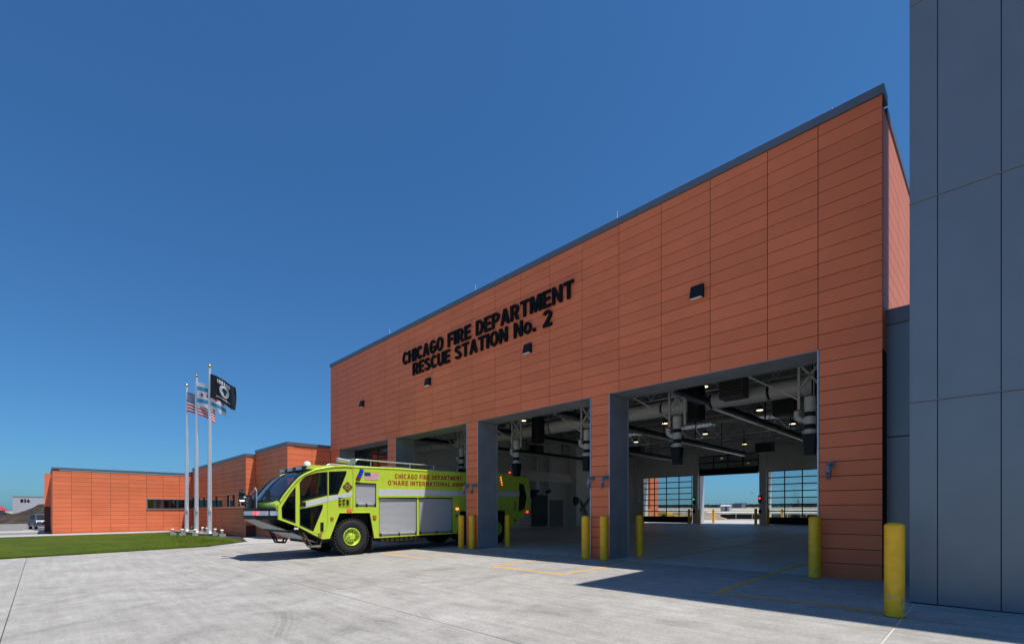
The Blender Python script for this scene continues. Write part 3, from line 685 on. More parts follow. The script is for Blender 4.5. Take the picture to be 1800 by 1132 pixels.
def heater(x, y, z, w_, label):
    t = thing('unit_heater', (x, y, z), label, 'heater', 'dark box heaters hung under the roof')
    m_ = MB(); m_.box((x-w_/2, y-.3, z), (x+w_/2, y+.3, z+.75)); m_.build('case', darkint, t)
    m_ = MB()
    for k in range(6): m_.box((x-w_/2+.04, y-.325, z+.08+k*.1), (x+w_/2-.04, y-.301, z+.12+k*.1))
    m_.build('louvre', blackm, t)
    m_ = MB(); m_.cyl((x-.3, y, z+.75), (x-.3, y, 8.3), .015, n=6); m_.cyl((x+.3, y, z+.75), (x+.3, y, 8.3), .015, n=6); m_.build('hanger', steelw, t)
heater(-6.6, 17.4, 5.45, .8, 'dark box heater hanging behind the head of the nearest door')
heater(-7.0, 24.5, 5.9, .9, 'dark box heater hanging deeper in the hall right of the long rail')
heater(-12.5, 39.0, 5.9, 1.2, 'dark box heater hanging near the back wall beside the open back door')
heater(-20.5, 34.0, 5.9, 1.2, 'dark box heater hanging at the left above the back doors')
# wall mounted ducts, reels and heater on the inner side wall
for px, l in ((945, 'left of the two galvanised pipes on the inner side wall above the dark door'), (966, 'right of the two galvanised pipes on the inner side wall above the dark door')):
    p = atx(px, 860, X5+.25); q = atx(px, 795, X5+.25); t = thing('wall_duct', (p[0], p[1], p[2]), l, 'duct', 'galvanised pipes on the inner side wall')
    m_ = MB(); m_.cyl(p, q, .16, n=16); m_.build('pipe', silver, t)
    m_ = MB(); m_.tube([p, (p[0], p[1], p[2]-.15), (p[0], p[1]-.4, p[2]-.3)], .16, 12); m_.build('elbow', darkint, t)
p = atx(943, 800, X5+.5); t = thing('wall_heater', p, 'dark box heater on the inner side wall above the pipes', 'heater')
m_ = MB(); m_.box((p[0]-.3, p[1]-.6, p[2]), (p[0]+.3, p[1]+.6, p[2]+.85)); m_.build('case', blackm, t)
m_ = MB(); m_.cyl((p[0]+.3, p[1], p[2]+.42), (p[0]+.33, p[1], p[2]+.42), .3, n=20); m_.build('fan_grille', darkint, t)
for px, py, l in ((937, 868, 'dark red hose reel on the wall right behind the truck'), (1012, 880, 'dark red hose reel on the wall beside the diagonal brace')):
    p = Vector(atx(px, py, X5+.2)) if px < 1000 else Vector(atx(px, py, X5+.95)); t = thing('hose_reel', p, l, 'hose reel', 'hose reels on the inner wall')
    m_ = MB(); m_.cyl(p-Vector((.12, 0, 0)), p+Vector((.12, 0, 0)), .30, n=20); m_.build('hose', mat('dark_red_hose', (.09, .01, .01), .6) if 'dark_red_hose' not in MATS else MATS['dark_red_hose'], t)
    m_ = MB(); m_.cyl(p+Vector((.12, 0, 0)), p+Vector((.15, 0, 0)), .36, n=20); m_.box((p.x-.2, p.y-.05, p.z-.4), (p.x+.1, p.y+.05, p.z+.4)); m_.build('drum_side', blackm, t)
for x, c, l in ((-22.0, mat('green_light', (.05, .5, .2), .4, emit=(.05, .8, .3), es=.8), 'small green door signal light on the column left of the open back door'), (-15.7, redlit, 'small red door signal light on the column right of the open back door')):
    t = thing('signal_light', (x, YE-.26, 2.6), l, 'signal light')
    m_ = MB(); m_.box((x-.14, YE-.34, 2.25), (x+.14, YE-.22, 2.95)); m_.build('housing', darkint, t)
    m_ = MB(); m_.cyl((x, YE-.37, 2.7), (x, YE-.34, 2.7), .09, n=14); m_.build('lens', c, t)
    m_ = MB(); m_.box((x-.1, YE-.32, 1.3), (x+.1, YE-.22, 1.65)); m_.build('control_box', blackm, t)
t = thing('drain_pipe', (XL+.8, 47.3, 1), 'white bent pipe running down the inner wall beside the far closed back door', 'pipe')
m_ = MB(); m_.tube([(-28.4, 46.9, 7.3), (-28.4, 46.9, 4.2), (-28.0, 46.9, 3.6), (-28.0, 46.9, 2.6)], .16, 12); m_.build('pipe', whitep, t)
m_ = MB(); m_.cyl((-28.0, 46.9, 2.4), (-28.0, 46.9, 2.62), .2, n=12); m_.build('flange', whitep, t)

# ------------------------------------------------------------------ slate grey building at right, connector
gb = thing('grey_building', (-1.09, 10.44, 0), 'tall slate grey metal panelled building cut off by the right edge', 'building')
GX, GY, GYB, GH = -1.09, 10.44, 13.90, 14.4
m_ = MB(); m_.box((GX+.03, GY+.03, -.2), (9, GYB, GH)); m_.build('wall', mat('joint_grey', (.02, .025, .035), .7), gb)
gu = [0, .36]+[.36+.728*k for k in range(1, 14)]
cladding(gb, (GX, GY+.03, 0), (1, 0, 0), (0, -1, 0), gu, [-.03, 3.315, 6.65, 9.98, 13.3, GH], [], greym, gap=.006)
cladding(gb, (GX+.03, GY, 0), (0, 1, 0), (-1, 0, 0), [0, 1.1, 2.3, GYB-GY], [-.03, 3.315, 6.65, 9.98, 13.3, GH], [], greym, gap=.006)
for z in (3.315, 6.65, 9.98, 13.3):
    m_ = MB(); m_.box((GX, GY-.002, z+.001), (9, GY+.02, z+.012)); m_.build('reveal_trim', mat('reveal', (.24, .24, .22), .5) if 'reveal' not in MATS else MATS['reveal'], gb)
m_ = MB(); m_.box((GX+.01, GY+.005, -.15), (9, GY+.03, -.031)); m_.build('base_flashing', blackm, gb)
cn = thing('connector_building', (-1.4, 13.4, 0), 'low slate grey wall set back between the orange hall and the tall grey building', 'building')
m_ = MB(); m_.box((XR-.0, 13.37, -.2), (6, 30, 5.6)); m_.build('wall', greym, cn)
m_ = MB(); m_.box((XR+.002, 13.30, 5.6), (6, 30, 5.93)); m_.build('coping', greyc, cn)
m_ = MB(); m_.box((XR+.01, 13.35, 3.12), (GX+.4, 13.372, 3.14)); m_.build('joint', blackm, cn)

# ------------------------------------------------------------------ office wings at left
def wing_box(name, x0, x1, y0, y1, H, label, cat='building'):
    t = thing(name, ((x0+x1)/2, y0, g(-40, y0)), label, cat)
    return t
BZ = -.30
# block next to the hall
w3 = wing_box('office_block', -35.0, -29.2, 10.27, 20, 5.55, 'orange panelled flat roofed block adjoining the left side of the hall')
m_ = MB(); m_.box((-34.97, 10.30, BZ), (-29.23, 25, 5.3)); m_.build('wall', joint, w3)
zr = lambda top: [BZ]+[top-.19-.2-RH*k for k in range(40) if top-.39-RH*k > BZ+.1][::-1]+[top-.19]
cladding(w3, (-35.0, 10.292, 0), (1, 0, 0), (0, -1, 0), [0, 5.8], zr(5.55), [], terra)
cladding(w3, (-29.222, 10.27, 0), (0, 1, 0), (1, 0, 0), [0, 1.43, 2.57], zr(5.55), [], terra)
coping(w3, (-35.0, 10.27, 0), (-29.17, 10.27, 0), 5.36, 5.55, .4, (0, -1, 0)); coping(w3, (-29.2, 10.67, 0), (-29.2, 12.84, 0), 5.36, 5.55, .4, (1, 0, 0))
# middle wing with ribbon window
w2 = wing_box('office_wing', -50.6, -35.0, 9.67, 20, 5.3, 'orange panelled wing with a narrow ribbon window behind the flagpoles')
H2 = 5.30; wz0, wz1 = 1.80, 2.68
m_ = MB(); m_.box((-55, 9.9, BZ), (-35.03, 25, H2-.2)); m_.box((-50.57, 9.70, BZ), (-35.03, 9.9, wz0)); m_.box((-50.57, 9.70, wz1), (-35.03, 9.9, H2-.2)); m_.box((-40.7, 9.70, wz0), (-39.4, 9.9, wz1)); m_.box((-35.12, 9.70, wz0), (-35.03, 9.9, wz1)); m_.build('wall', joint, w2)
cladding(w2, (-50.6, 9.692, 0), (1, 0, 0), (0, -1, 0), [0, 9.9, 11.2, 15.6], zr(H2), [(0, 9.9, wz0, wz1), (11.2, 15.45, wz0, wz1)], terra)
cladding(w2, (-35.022, 9.67, 0), (0, 1, 0), (1, 0, 0), [0, .6], zr(H2), [], terra)
coping(w2, (-50.6, 9.67, 0), (-34.97, 9.67, 0), H2-.19, H2, .4, (0, -1, 0)); coping(w2, (-35.0, 10.07, 0), (-35.0, 10.26, 0), H2-.19, H2, .4, (1, 0, 0))
def ribbon(par, p0, p1, z0, z1, nrm, n, m=wing_g):
    p0, p1 = Vector(p0), Vector(p1); d = (p1-p0)/n; nn = Vector(nrm)
    for k in range(n):
        a = p0+d*k; b = a+d; f = MB(); q = nn*.03
        for (s, e) in ((z0, z0+.05), (z1-.05, z1)): f.beam((*(a+q*.5).xy, (s+e)/2), (*(b+q*.5).xy, (s+e)/2), .06, .05)
        f.beam((*(a+q*.5).xy, z0), (*(a+q*.5).xy, z1), .05); o = f.build('window', darkint, par)
        pm = MB(); pa, pb = a-nn*.02, b-nn*.02; pm.add([(pa.x, pa.y, z0), (pb.x, pb.y, z0), (pb.x, pb.y, z1), (pa.x, pa.y, z1)], [(0, 1, 2, 3)]); pm.build('pane', m, o)
ribbon(w2, (-50.5, 9.69, 0), (-40.7, 9.69, 0), wz0, wz1, (0, -1, 0), 5); ribbon(w2, (-39.4, 9.69, 0), (-35.15, 9.69, 0), wz0, wz1, (0, -1, 0), 3)
m_ = MB(); m_.box((-50.6, 9.62, wz1-.02), (-35.1, 9.70, wz1+.03)); m_.box((-50.6, 9.60, wz0-.06), (-35.1, 9.70, wz0)); m_.build('sill', silver, w2)
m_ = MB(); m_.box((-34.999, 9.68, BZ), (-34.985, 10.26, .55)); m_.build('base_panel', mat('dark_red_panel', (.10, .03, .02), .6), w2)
# left wing, lit face
w1 = wing_box('office_wing', -60, -50.6, .62, 9.67, 4.8, 'long low orange panelled wing at the far left facing the lawn')
H1 = 4.82; lz0, lz1 = 1.70, 2.50
m_ = MB(); m_.box((-60, .65, BZ), (-50.8, 9.66, H1-.2)); m_.box((-50.8, .65, BZ), (-50.63, 9.66, lz0)); m_.box((-50.8, .65, lz1), (-50.63, 9.66, H1-.2)); m_.box((-50.8, .65, lz0), (-50.63, 6.42, lz1)); m_.build('wall', joint, w1)
cladding(w1, (-60, .642, 0), (1, 0, 0), (0, -1, 0), [0, 2.35, 4.7, 7.05, 9.38], zr(H1), [], terra)
cladding(w1, (-50.622, .62, 0), (0, 1, 0), (1, 0, 0), [0, 1.08, 2.25, 3.42, 4.58, 5.75, 6.9, 8.07, 9.05], zr(H1), [(5.8, 9.05, lz0, lz1)], terra)
coping(w1, (-50.6, .58, 0), (-50.6, 9.66, 0), H1-.13, H1+.02, .4, (1, 0, 0)); coping(w1, (-58, .62, 0), (-51.0, .62, 0), H1-.13, H1+.02, .4, (0, -1, 0))
ribbon(w1, (-50.62, 6.42, 0), (-50.62, 9.66, 0), lz0, lz1, (1, 0, 0), 3)
m_ = MB(); m_.box((-50.64, 6.36, lz1-.01), (-50.56, 9.66, lz1+.05)); m_.box((-50.64, 6.36, lz0-.06), (-50.54, 9.66, lz0)); m_.box((-50.64, 6.36, lz0), (-50.57, 6.42, lz1)); m_.build('window_surround', silver, w1)
m_ = MB(); m_.box((-50.64, .64, BZ-.2), (-50.61, 9.66, -.16)); m_.build('plinth', concb, w1)
w0 = thing('entrance_block', (-62, .3, 0), 'narrow strip of orange wall behind the left end of the low wing', 'building')
p = atx(87.5, 880, -60.05)
m_ = MB(); m_.box((-60.8, p[1]-.33, BZ), (-60.1, 12, 4.7)); m_.build('wall', terra, w0)
m_ = MB(); m_.box((-60.08, p[1]-.35, 1.9), (-60.02, 2, 4.9)); m_.build('panel', terra, w0); m_ = MB(); m_.box((-60.08, p[1]-.35, BZ), (-60.02, 2, 1.88)); m_.build('shadowed_panel', MATS['dark_red_panel'], w0, )  # lower wall's shade painted in as a dark red panel

# ------------------------------------------------------------------ flagpoles and flags
def pole(px, py, top, label):
    x, y, z = gr(px, py); H = CH+(CY-top)/F*(-CA*x+SA*y)
    t = thing('flagpole', (x, y, z), label, 'flagpole', 'silver flagpoles on the lawn')
    m_ = MB(); m_.cyl((x, y, z), (x, y, z+2), .15, .145, 16); m_.cyl((x, y, z+2), (x, y, H-.3), .145, .075, 16); m_.build('shaft', steel, t)
    m_ = MB(); m_.cyl((x, y, H-.3), (x, y, H-.18), .09, n=12); m_.build('truck_cap', steel, t)
    m_ = MB(); m_.lathe((x, y, H-.02), (0, 0, 1), [(-.13, .01), (-.10, .07), (-.05, .115), (0, .125), (.05, .115), (.10, .06), (.12, .01)], 16); m_.build('finial', gold, t)
    m_ = MB(); m_.cyl((x+.2, y+.02, z+1.2), (x+.14, y+.02, H-.35), .012, n=5); m_.build('halyard', white, t)
    m_ = MB(); m_.box((x+.14, y-.05, z+1.7), (x+.24, y+.05, z+2.0)); m_.build('cleat_box', whitelamp, t)
    m_ = MB(); m_.cyl((x, y, z-.05), (x, y, z+.12), .85, n=32); m_.cyl((x, y, z+.12), (x, y, z+.17), .9, n=32); m_.build('plinth', concb, t)
    m_ = MB(); m_.cyl((x, y, z+.17), (x, y, z+.25), .25, .2, 16); m_.build('base_collar', silver, t)
    return x, y, z, H
P1 = pole(328.3, 936, 677, 'leftmost and shortest looking of the three silver flagpoles, flying the striped flag')
P2 = pole(345.5, 938.5, 660, 'middle of the three silver flagpoles, flying the white and blue flag')
P3 = pole(368.6, 940.5, 643, 'rightmost and tallest looking of the three silver flagpoles, flying the black flag')
def flag(P, toppx, w_, h_, fn, mats, label, name, droop=.35, wave=.16, seed=0):
    x, y, z, H = P; Z = -CA*x+SA*y; zt = CH+(CY-toppx)/F*Z
    nu, nv = 110, 72; mb = MB(); dirv = Vector((SA*.93+CA*.2, CA*.93-.1, 0)).normalized(); nor = Vector((-dirv.y, dirv.x, 0))
    for i in range(nu+1):
        for j in range(nv+1):
            u, v = i/nu, j/nv; s = u*w_
            wv = wave*math.sin(u*7+seed+v*1.3)*u**.6+.06*math.sin(u*15+seed*2-v*3)*u
            zz = zt-v*h_*(1-.06*u)-droop*u**1.25*w_-.08*math.sin(u*6.5+seed)*u
            p = Vector((x+.17, y, 0))+dirv*s*(.93-.03*math.sin(v*3+seed))+nor*wv; mb.v.append((p.x, p.y, zz))
    for i in range(nu):
        for j in range(nv):
            a = i*(nv+1)+j; mb.f.append((a, a+nv+1, a+nv+2, a+1)); mb.mi.append(fn((i+.5)/nu, (j+.5)/nv)); mb.sm.append(True)
    return mb.build(name, mats, None, label=label, cat='flag')
def us_fn(u, v):
    if u < .4 and v < 7/13:
        a, b = u/.4*6-.5, v/(7/13)*5-.5
        for da in (0, .5):
            if math.hypot((a-da-round(a-da))*.9, (b-da-round(b-da))) < .19: return 1
        return 2
    return 0 if int(v*13) % 2 == 0 else 1
def star(cx, cy, r, u, v, asp):
    dx, dy = (u-cx)*asp, v-cy; d = math.hypot(dx, dy); a = math.atan2(dx, dy); k = (a/(math.pi/3)) % 1; k = min(k, 1-k)*2
    return d < r*(1-.58*k)
def chi_fn(u, v):
    if .17 < v < .34 or .66 < v < .83: return 1
    for c in (.18, .39, .60, .81):
        if star(c, .5, .12, u, v, 1.5): return 2
    return 0
def mia_fn(u, v):
    du, dv = (u-.5)*1.5, v-.5; d = math.hypot(du, dv*1.0)
    if v < .25 and .10 < v and abs(u-.5) < .24 and (int(u*46) % 3) != 0: return 1
    if d < .24:
        # plain silhouette head in profile
        if math.hypot(du+.01, dv+.03) < .11 or (abs(du+.02-dv*.3) < .06 and dv > 0 and dv < .17): return 0
        return 1
    if .80 < v < .86 and abs(u-.5) < .27 and (int(u*60) % 3) != 0: return 1
    if .24 < d < .275 and v > .2: return 0
    return 0
flag(P1, 689, 2.6, 1.55, us_fn, [fred, fwhite, fblue], 'American flag with stars and red and white stripes on the leftmost pole', 'flag', .42, .16, .6)
flag(P2, 672, 2.7, 1.8, chi_fn, [fwhite, fcyan, fred], 'white flag with two light blue bars and red stars on the middle pole', 'flag', .36, .18, 2.0)
flag(P3, 658, 2.25, 1.7, mia_fn, [fblack, fwhite], 'black flag with a white round emblem on the rightmost pole', 'flag', .50, .14, 3.4)
# small ground lights round the poles
gl_names = ['far left on the lawn edge', 'second from the left before the plinths', 'behind the leftmost plinth', 'between the left and middle plinths', 'behind the middle plinth', 'behind the right plinth near its pole', 'right behind the black flag pole', 'farthest right by the pale path']
for (px, py), l in zip([(303.5, 941), (320, 941.5), (338, 934), (343, 942), (356, 937.5), (364, 938.5), (378, 941), (390, 943.5)], gl_names):
    x, y, z = gr(px, py); t = thing('ground_light', (x, y, z), 'small pale flag uplight on a stone block, %s' % l, 'light', 'uplights round the flagpoles')
    m_ = MB(); m_.box((x-.19, y-.19, z-.05), (x+.19, y+.19, z+.2)); m_.build('block', concb, t)
    m_ = MB(); m_.cyl((x, y, z+.2), (x, y, z+.28), .04, n=8); m_.cyl((x-.03, y, z+.26), (x+.05, y, z+.46), .075, .10, 12); m_.build('lamp_head', whitelamp, t)

# ------------------------------------------------------------------ fire truck
XS, XF = -17.05, -20.10; XM = (XS+XF)/2
T1 = lambda u, v: (400+u/5.147, 780+v/5.147)
T2 = lambda u, v: (660+u/5.147, 780+v/5.147)
def s1(u, v, x=XS): p = atx(*T1(u, v), x); return (p[1], p[2])
def s2(u, v, x=XS): p = atx(*T2(u, v), x); return (p[1], p[2])
tk = thing('fire_truck', (XM, 8.3, g(XM, 8.3)), 'lime yellow six wheeled airport fire truck pulling out of the third door', 'fire truck')
def side(outer, holes, x0, x1, name, m, **kw):
    mb = MB(); mb.plate(outer, holes, lambda a, b: (x0, a, b), lambda a, b: (x1, a, b)); return mb.build(name, m, kw.pop('parent', tk), **kw)
W1 = [s1(*p) for p in [(615, 385), (615, 718), (492, 672), (488, 575), (520, 520), (565, 450)]]
W2 = [s1(*p) for p in [(655, 525), (652, 350), (672, 322), (700, 298), (740, 280), (800, 262), (850, 256), (903, 252), (904, 465)]]
W3 = [s1(*p) for p in [(915, 250), (1078, 244), (1072, 275), (1000, 455), (915, 465)]]
W4 = [s1(*p) for p in [(652, 592), (862, 545), (862, 578), (775, 792), (652, 735)]]
cab = [s1(*p) for p in [(460, 548), (460, 682), (640, 748), (780, 822), (862, 862), (920, 856), (1003, 640), (1012, 622), (1132, 620), (1132, 208), (1060, 201), (960, 206), (880, 218), (800, 232), (760, 248), (700, 275), (650, 308), (600, 358), (545, 425), (505, 478), (478, 520)]]
side(cab, [W1, W2, W3, W4], XS, XS-.09, 'cab_side', lime)
side(cab, [W1, W2, W3, W4], XF, XF+.09, 'cab_side', lime)
def inset(poly, d):
    cx = sum(p[0] for p in poly)/len(poly); cy = sum(p[1] for p in poly)/len(poly)
    return [(p[0]+(cx-p[0])*d, p[1]+(cy-p[1])*d) for p in poly]
for W, nm in ((W1, 'corner_window'), (W2, 'door_window'), (W3, 'rear_window'), (W4, 'lower_door_window')):
    for xs, s in ((XS, 1), (XF, -1)):
        o = side(W, [inset(W, .09)], xs-s*.03, xs+s*.006, nm, blackm)
        mb = MB(); mb.plate(inset(W, .06), [], lambda a, b: (xs-s*.02, a, b), lambda a, b: (xs-s*.03, a, b)); mb.build('pane', truckg, o)
# cab skin: loft across between profile points (front + roof)
def loft(pts, x0, x1, name, m, th=.03, inx=0, parent=tk, **kw):
    mb = MB(); n = len(pts); K = 10; vs = []
    for k in range(K+1):
        t = k/K; bow = inx*(1-(2*t-1)**2)
        for (y, z) in pts: vs.append((x0+(x1-x0)*t, y-bow, z+abs(bow)*.15))
    fs = [(k*n+i, (k+1)*n+i, (k+1)*n+i+1, k*n+i+1) for k in range(K) for i in range(n-1)]
    mb.add(vs, fs, 0, True); o = mb.build(name, m, parent, **kw)
    if th:
        so = o.modifiers.new('s', 'SOLIDIFY'); so.thickness = th; so.offset = 0
    return o
nose_y, nose_z = s1(460, 548)
wb_ = s1(478, 520)
ws = [s1(*p) for p in [(482, 514), (505, 478), (545, 425), (600, 358), (650, 308), (700, 275), (745, 254)]]
loft(ws, XS-.10, XF+.10, 'windshield', truckg, 0, .18)
loft([s1(460, 600), s1(460, 548), s1(482, 514)], XS-.09, XF+.09, 'nose_panel', lime, .03, .10)
roofp = [s1(*p) for p in [(745, 254), (800, 230), (880, 216), (960, 206), (1060, 201), (1132, 208)]]
loft(roofp, XS-.02, XF+.02, 'cab_roof', lime, .04, 0)
m_ = MB()   # windshield surround, centre pillar and lower dark band
for x in (XS-.11, XF+.11): m_.tube([(x, p[0]-.02, p[1]) for p in ws], .045, 8)
m_.build('windshield_frame', blackm, tk)
m_ = MB(); m_.tube([(XM, p[0]-.19, p[1]+.02) for p in ws], .025, 6); m_.build('centre_pillar', blackm, tk)
# A-pillar outer trim bright edge
m_ = MB(); m_.tube([(XS+.0, p[0], p[1]) for p in [s1(*q) for q in [(478, 520), (505, 478), (545, 425), (600, 358), (650, 308), (700, 275), (760, 248), (800, 232), (880, 218), (960, 206), (1060, 201), (1130, 208)]]], .035, 8)
m_.tube([(XF+.0, p[0], p[1]) for p in [s1(*q) for q in [(478, 520), (505, 478), (545, 425), (600, 358), (650, 308), (700, 275), (760, 248), (800, 232)]]], .035, 8)
m_.build('pillar_trim', lime, tk)
# brow with scene lights
by, bz = s1(800, 232); ty, tz = s1(800, 196)
m_ = MB(); m_.add([(x, y, z) for x in (XS-.05, XF+.35) for y, z in ((by-.25, bz+.02), (by-.12, tz+.02), (by+1.2, tz+.03), (by+1.2, bz))], [(0, 1, 2, 3), (4, 7, 6, 5), (0, 4, 5, 1), (1, 5, 6, 2), (2, 6, 7, 3), (3, 7, 4, 0)]); m_.build('roof_brow', lime, tk)
m_ = MB(); m_.box((XS-.3, by-.30, bz-.02), (XF+.5, by-.2, bz+.14)); m_.build('brow_recess', blackm, tk)
for x in (-17.75, -18.6, -19.4):
    m_ = MB(); m_.box((x-.22, by-.36, bz+.01), (x+.22, by-.30, bz+.12)); m_.build('scene_light', silver, tk)
# interior
m_ = MB(); m_.box((XS-.2, 6.1, .75), (XF+.2, 8.4, .85)); m_.box((XS-.15, 8.38, .85), (XF+.15, 8.45, 3.0)); m_.build('cab_floor', blackm, tk)
for x in (-17.75, -18.57, -19.4):
    m_ = MB(); m_.box((x-.26, 7.3, .85), (x+.26, 7.8, 1.4)); m_.box((x-.26, 7.7, 1.4), (x+.26, 7.9, 2.2)); m_.box((x-.14, 7.72, 2.2), (x+.14, 7.86, 2.45)); m_.build('seat', seatm, tk)
m_ = MB(); m_.box((XS-.2, 6.15, 1.3), (XF+.2, 6.6, 1.75)); m_.build('dashboard', darkint, tk)
m_ = MB(); m_.lathe((-18.57, 6.85, 1.85), (0, -.6, .8), [(0, .2), (.02, .22), (0, .24), (-.02, .22), (0, .2)], 20); m_.cyl((-18.57, 6.85, 1.85), (-18.57, 6.6, 1.6), .03, n=8); m_.build('steering_wheel', blackm, tk)
# body shell
body = [s1(1137, 208), s1(1137, 620), s1(1290, 620), s1(1330, 852)]+[s2(25, 850), s2(385, 828), s2(700, 812), s2(735, 808), s2(762, 604), s2(1175, 598), s2(1198, 778), s2(1212, 775), s2(1330, 660), s2(1395, 600), s2(1402, 480), s2(1388, 340), s2(1365, 308), s2(1290, 285), s2(1115, 272), s2(820, 262), s2(500, 246), s2(180, 224)]
WR = [s2(*p) for p in [(1300, 350), (1352, 372), (1375, 480), (1357, 588), (1296, 612)]]
SH0 = [s1(*p) for p in [(1158, 362), (1345, 362), (1345, 570), (1155, 570)]]
SH1 = [s2(*p) for p in [(32, 486), (375, 488), (375, 820), (32, 838)]]
SH2 = [s2(*p) for p in [(394, 489), (697, 490), (697, 802), (394, 818)]]
top = [p for p in body[-7:]]+[body[0]]
for xs, s in ((XS, -1), (XF, 1)):
    side(body, [WR, SH0, SH1, SH2], xs, xs+s*.07, 'body_side', lime)
m_ = MB(); y0_, y1_ = body[0][0], body[-5][0]
pr = [(y, z) for y, z in [body[0], body[-1], body[-2], body[-3], body[-4], body[-5], body[-6], body[-7], body[-8]]]
loft(pr, XS-.005, XF+.005, 'body_roof', lime, .03, 0)
# rounded roof edge
m_ = MB(); m_.tube([(XS-.03, y, z-.01) for y, z in pr[:-2]], .05, 10); m_.tube([(XF+.03, y, z-.01) for y, z in pr[:-2]], .05, 10); m_.build('roof_edge', lime, tk)
loft([s2(1402, 480), s2(1395, 600), s2(1330, 660), s2(1212, 775)], XS-.01, XF+.01, 'rear_panel', lime, .03, 0)
# chassis (dark inner volume)
m_ = MB(); m_.box((XS-.75, 6.9, .35), (XF+.75, 17.2, 1.2)); m_.box((XS-.08, 9.35, .62), (XF+.08, 13.3, 3.0)); m_.box((XS-.1, 8.5, 1.7), (XF+.1, 9.35, 3.0)); m_.box((XS-.1, 13.3, 1.75), (XF+.1, 17.3, 3.1)); m_.box((XS-.3, 10.0, .25), (XF+.3, 11.2, .62)); m_.build('chassis', blackm, tk)
m_ = MB()
for k in range(8): m_.box((XS-.15, 9.6+k*.22, .28), (XS-.3, 9.75+k*.22, .45+.05*(k % 2)))
m_.build('underbody_hardware', mat('dull_brown_metal', (.10, .085, .06), .6), tk)
m_ = MB(); m_.box((XS-.02, 9.15, .0), (XS-.6, 9.18, .5)); m_.build('mud_flap', rubber, tk)
# shutters
def shutter(P, x, s, parent=tk):
    ys = [p[0] for p in P]; zs_ = [p[1] for p in P]; y0, y1 = min(ys), max(ys); z0, z1 = min(zs_)-.01, max(zs_)
    mb = MB(); n = int((z1-z0)/.045); h = (z1-z0)/n
    for k in range(n):
        za = z0+k*h; mb.add([(x, y0, za), (x, y1, za), (x+s*.012, y1, za+h*.35), (x+s*.012, y0, za+h*.35), (x+s*.012, y1, za+h*.8), (x+s*.012, y0, za+h*.8), (x, y1, za+h), (x, y0, za+h)],
                            [(0, 1, 2, 3), (3, 2, 4, 5), (5, 4, 6, 7)])
    o = mb.build('roller_shutter', shut, parent)
    f = MB(); w_ = .03
    f.box((x, y0-.02, z0), (x+s*.04, y0+.02, z1)); f.box((x, y1-.02, z0), (x+s*.04, y1+.02, z1)); f.box((x, y0, z1-.04), (x+s*.045, y1, z1+.02)); f.build('shutter_frame', darkint, o)
    f = MB(); f.box((x+s*.01, y0+.03, z0+.05), (x+s*.05, y1-.03, z0+.11)); f.build('pull_bar', silver, o)
    f = MB()
    for yy in (y0+.05, (y0+y1)/2, y1-.08): f.box((x+s*.01, yy, z0+.02), (x+s*.055, yy+.06, z0+.13))
    f.build('latch', blackm, o)
for P in (SH0, SH1, SH2): shutter(P, XS-.045, 1); shutter(P, XF+.045, -1)
# stripes
def decal(pts, m, name, x=XS, th=.006, **kw): return side(pts, [], x-.001, x+th, name, m, **kw)
decal([s1(*p) for p in [(700, 527), (902, 480), (902, 522), (690, 574)]], stripe, 'stripe')
decal([s1(*p) for p in [(912, 478), (1128, 434), (1128, 470), (912, 522)]], stripe, 'stripe')
decal([s2(*p) for p in [(28, 408), (480, 418), (815, 429), (1108, 431), (1302, 432), (1302, 475), (1108, 472), (815, 471), (480, 468), (28, 466)]], stripe, 'stripe')
decal([s2(*p) for p in [(1378, 434), (1396, 434), (1398, 476), (1378, 476)]], stripe, 'stripe')
m_ = MB(); m_.plate([s2(*p) for p in [(28, 469), (705, 472), (705, 484), (28, 484)]], [], lambda a, b: (XS, a, b), lambda a, b: (XS+.035, a, b)); m_.build('body_ridge', lime, tk)
# seams
m_ = MB()
for P in ([(906, 470), (906, 700), (890, 780), (862, 806), (778, 806)], [(906, 250), (906, 470)], [(1135, 212), (1135, 618)]):
    q = [s1(*p) for p in P]; m_.tube([(XS+.001, a, b) for a, b in q], .008, 4)
for P in ([(710, 470), (710, 812)], [(722, 470), (722, 812)], [(1218, 300), (1218, 600)]):
    q = [s2(*p) for p in P]; m_.tube([(XS+.001, a, b) for a, b in q], .006, 4)
m_.build('panel_seam', limed, tk)
# arch trims
m_ = MB(); m_.tube([(XS, *s1(*p)) for p in [(920, 856), (1003, 640), (1012, 622), (1290, 620), (1330, 852)]], .022, 6); m_.tube([(XS, *s2(*p)) for p in [(735, 808), (762, 604), (1175, 598), (1198, 778)]], .022, 6); m_.build('arch_trim', lime, tk)
# lettering, flag, emblem
q0, q1 = s2(175, 313), s2(780, 331)
def tmap(a0, a1): return lambda u, v, wz: (XS+.004+wz*.2, a0[0]+u, a0[1]+v+(a1[1]-a0[1])*u/(a1[0]-a0[0]))
def truck_line(txt, a0, a1, capz):
    par = bpy.data.objects.new('lettering', None); COL.objects.link(par); par.parent = tk
    L_, tot = letters(txt, .15, .36); sx = (a1[0]-a0[0])/tot
    for c, shapes, u in L_:
        mb = MB(); f = lambda x: (lambda a, b: (x, a0[0]+(u+a)*sx, a0[1]+b*capz+(a1[1]-a0[1])*(u+a)/tot))
        for o_, hs in shapes: mb.plate(o_, hs, f(XS+.001), f(XS+.007))
        mb.build('letter', redtext, par)
truck_line('CHICAGO FIRE DEPARTMENT', s2(175, 313), s2(780, 331), .19)
truck_line("O'HARE INTERNATIONAL AIRPORT", s2(112, 371), s2(872, 392), .185)
fl = [s1(*p) for p in [(1237, 256), (1366, 260), (1366, 327), (1237, 324)]]
mb = MB(); nu, nv = 60, 39
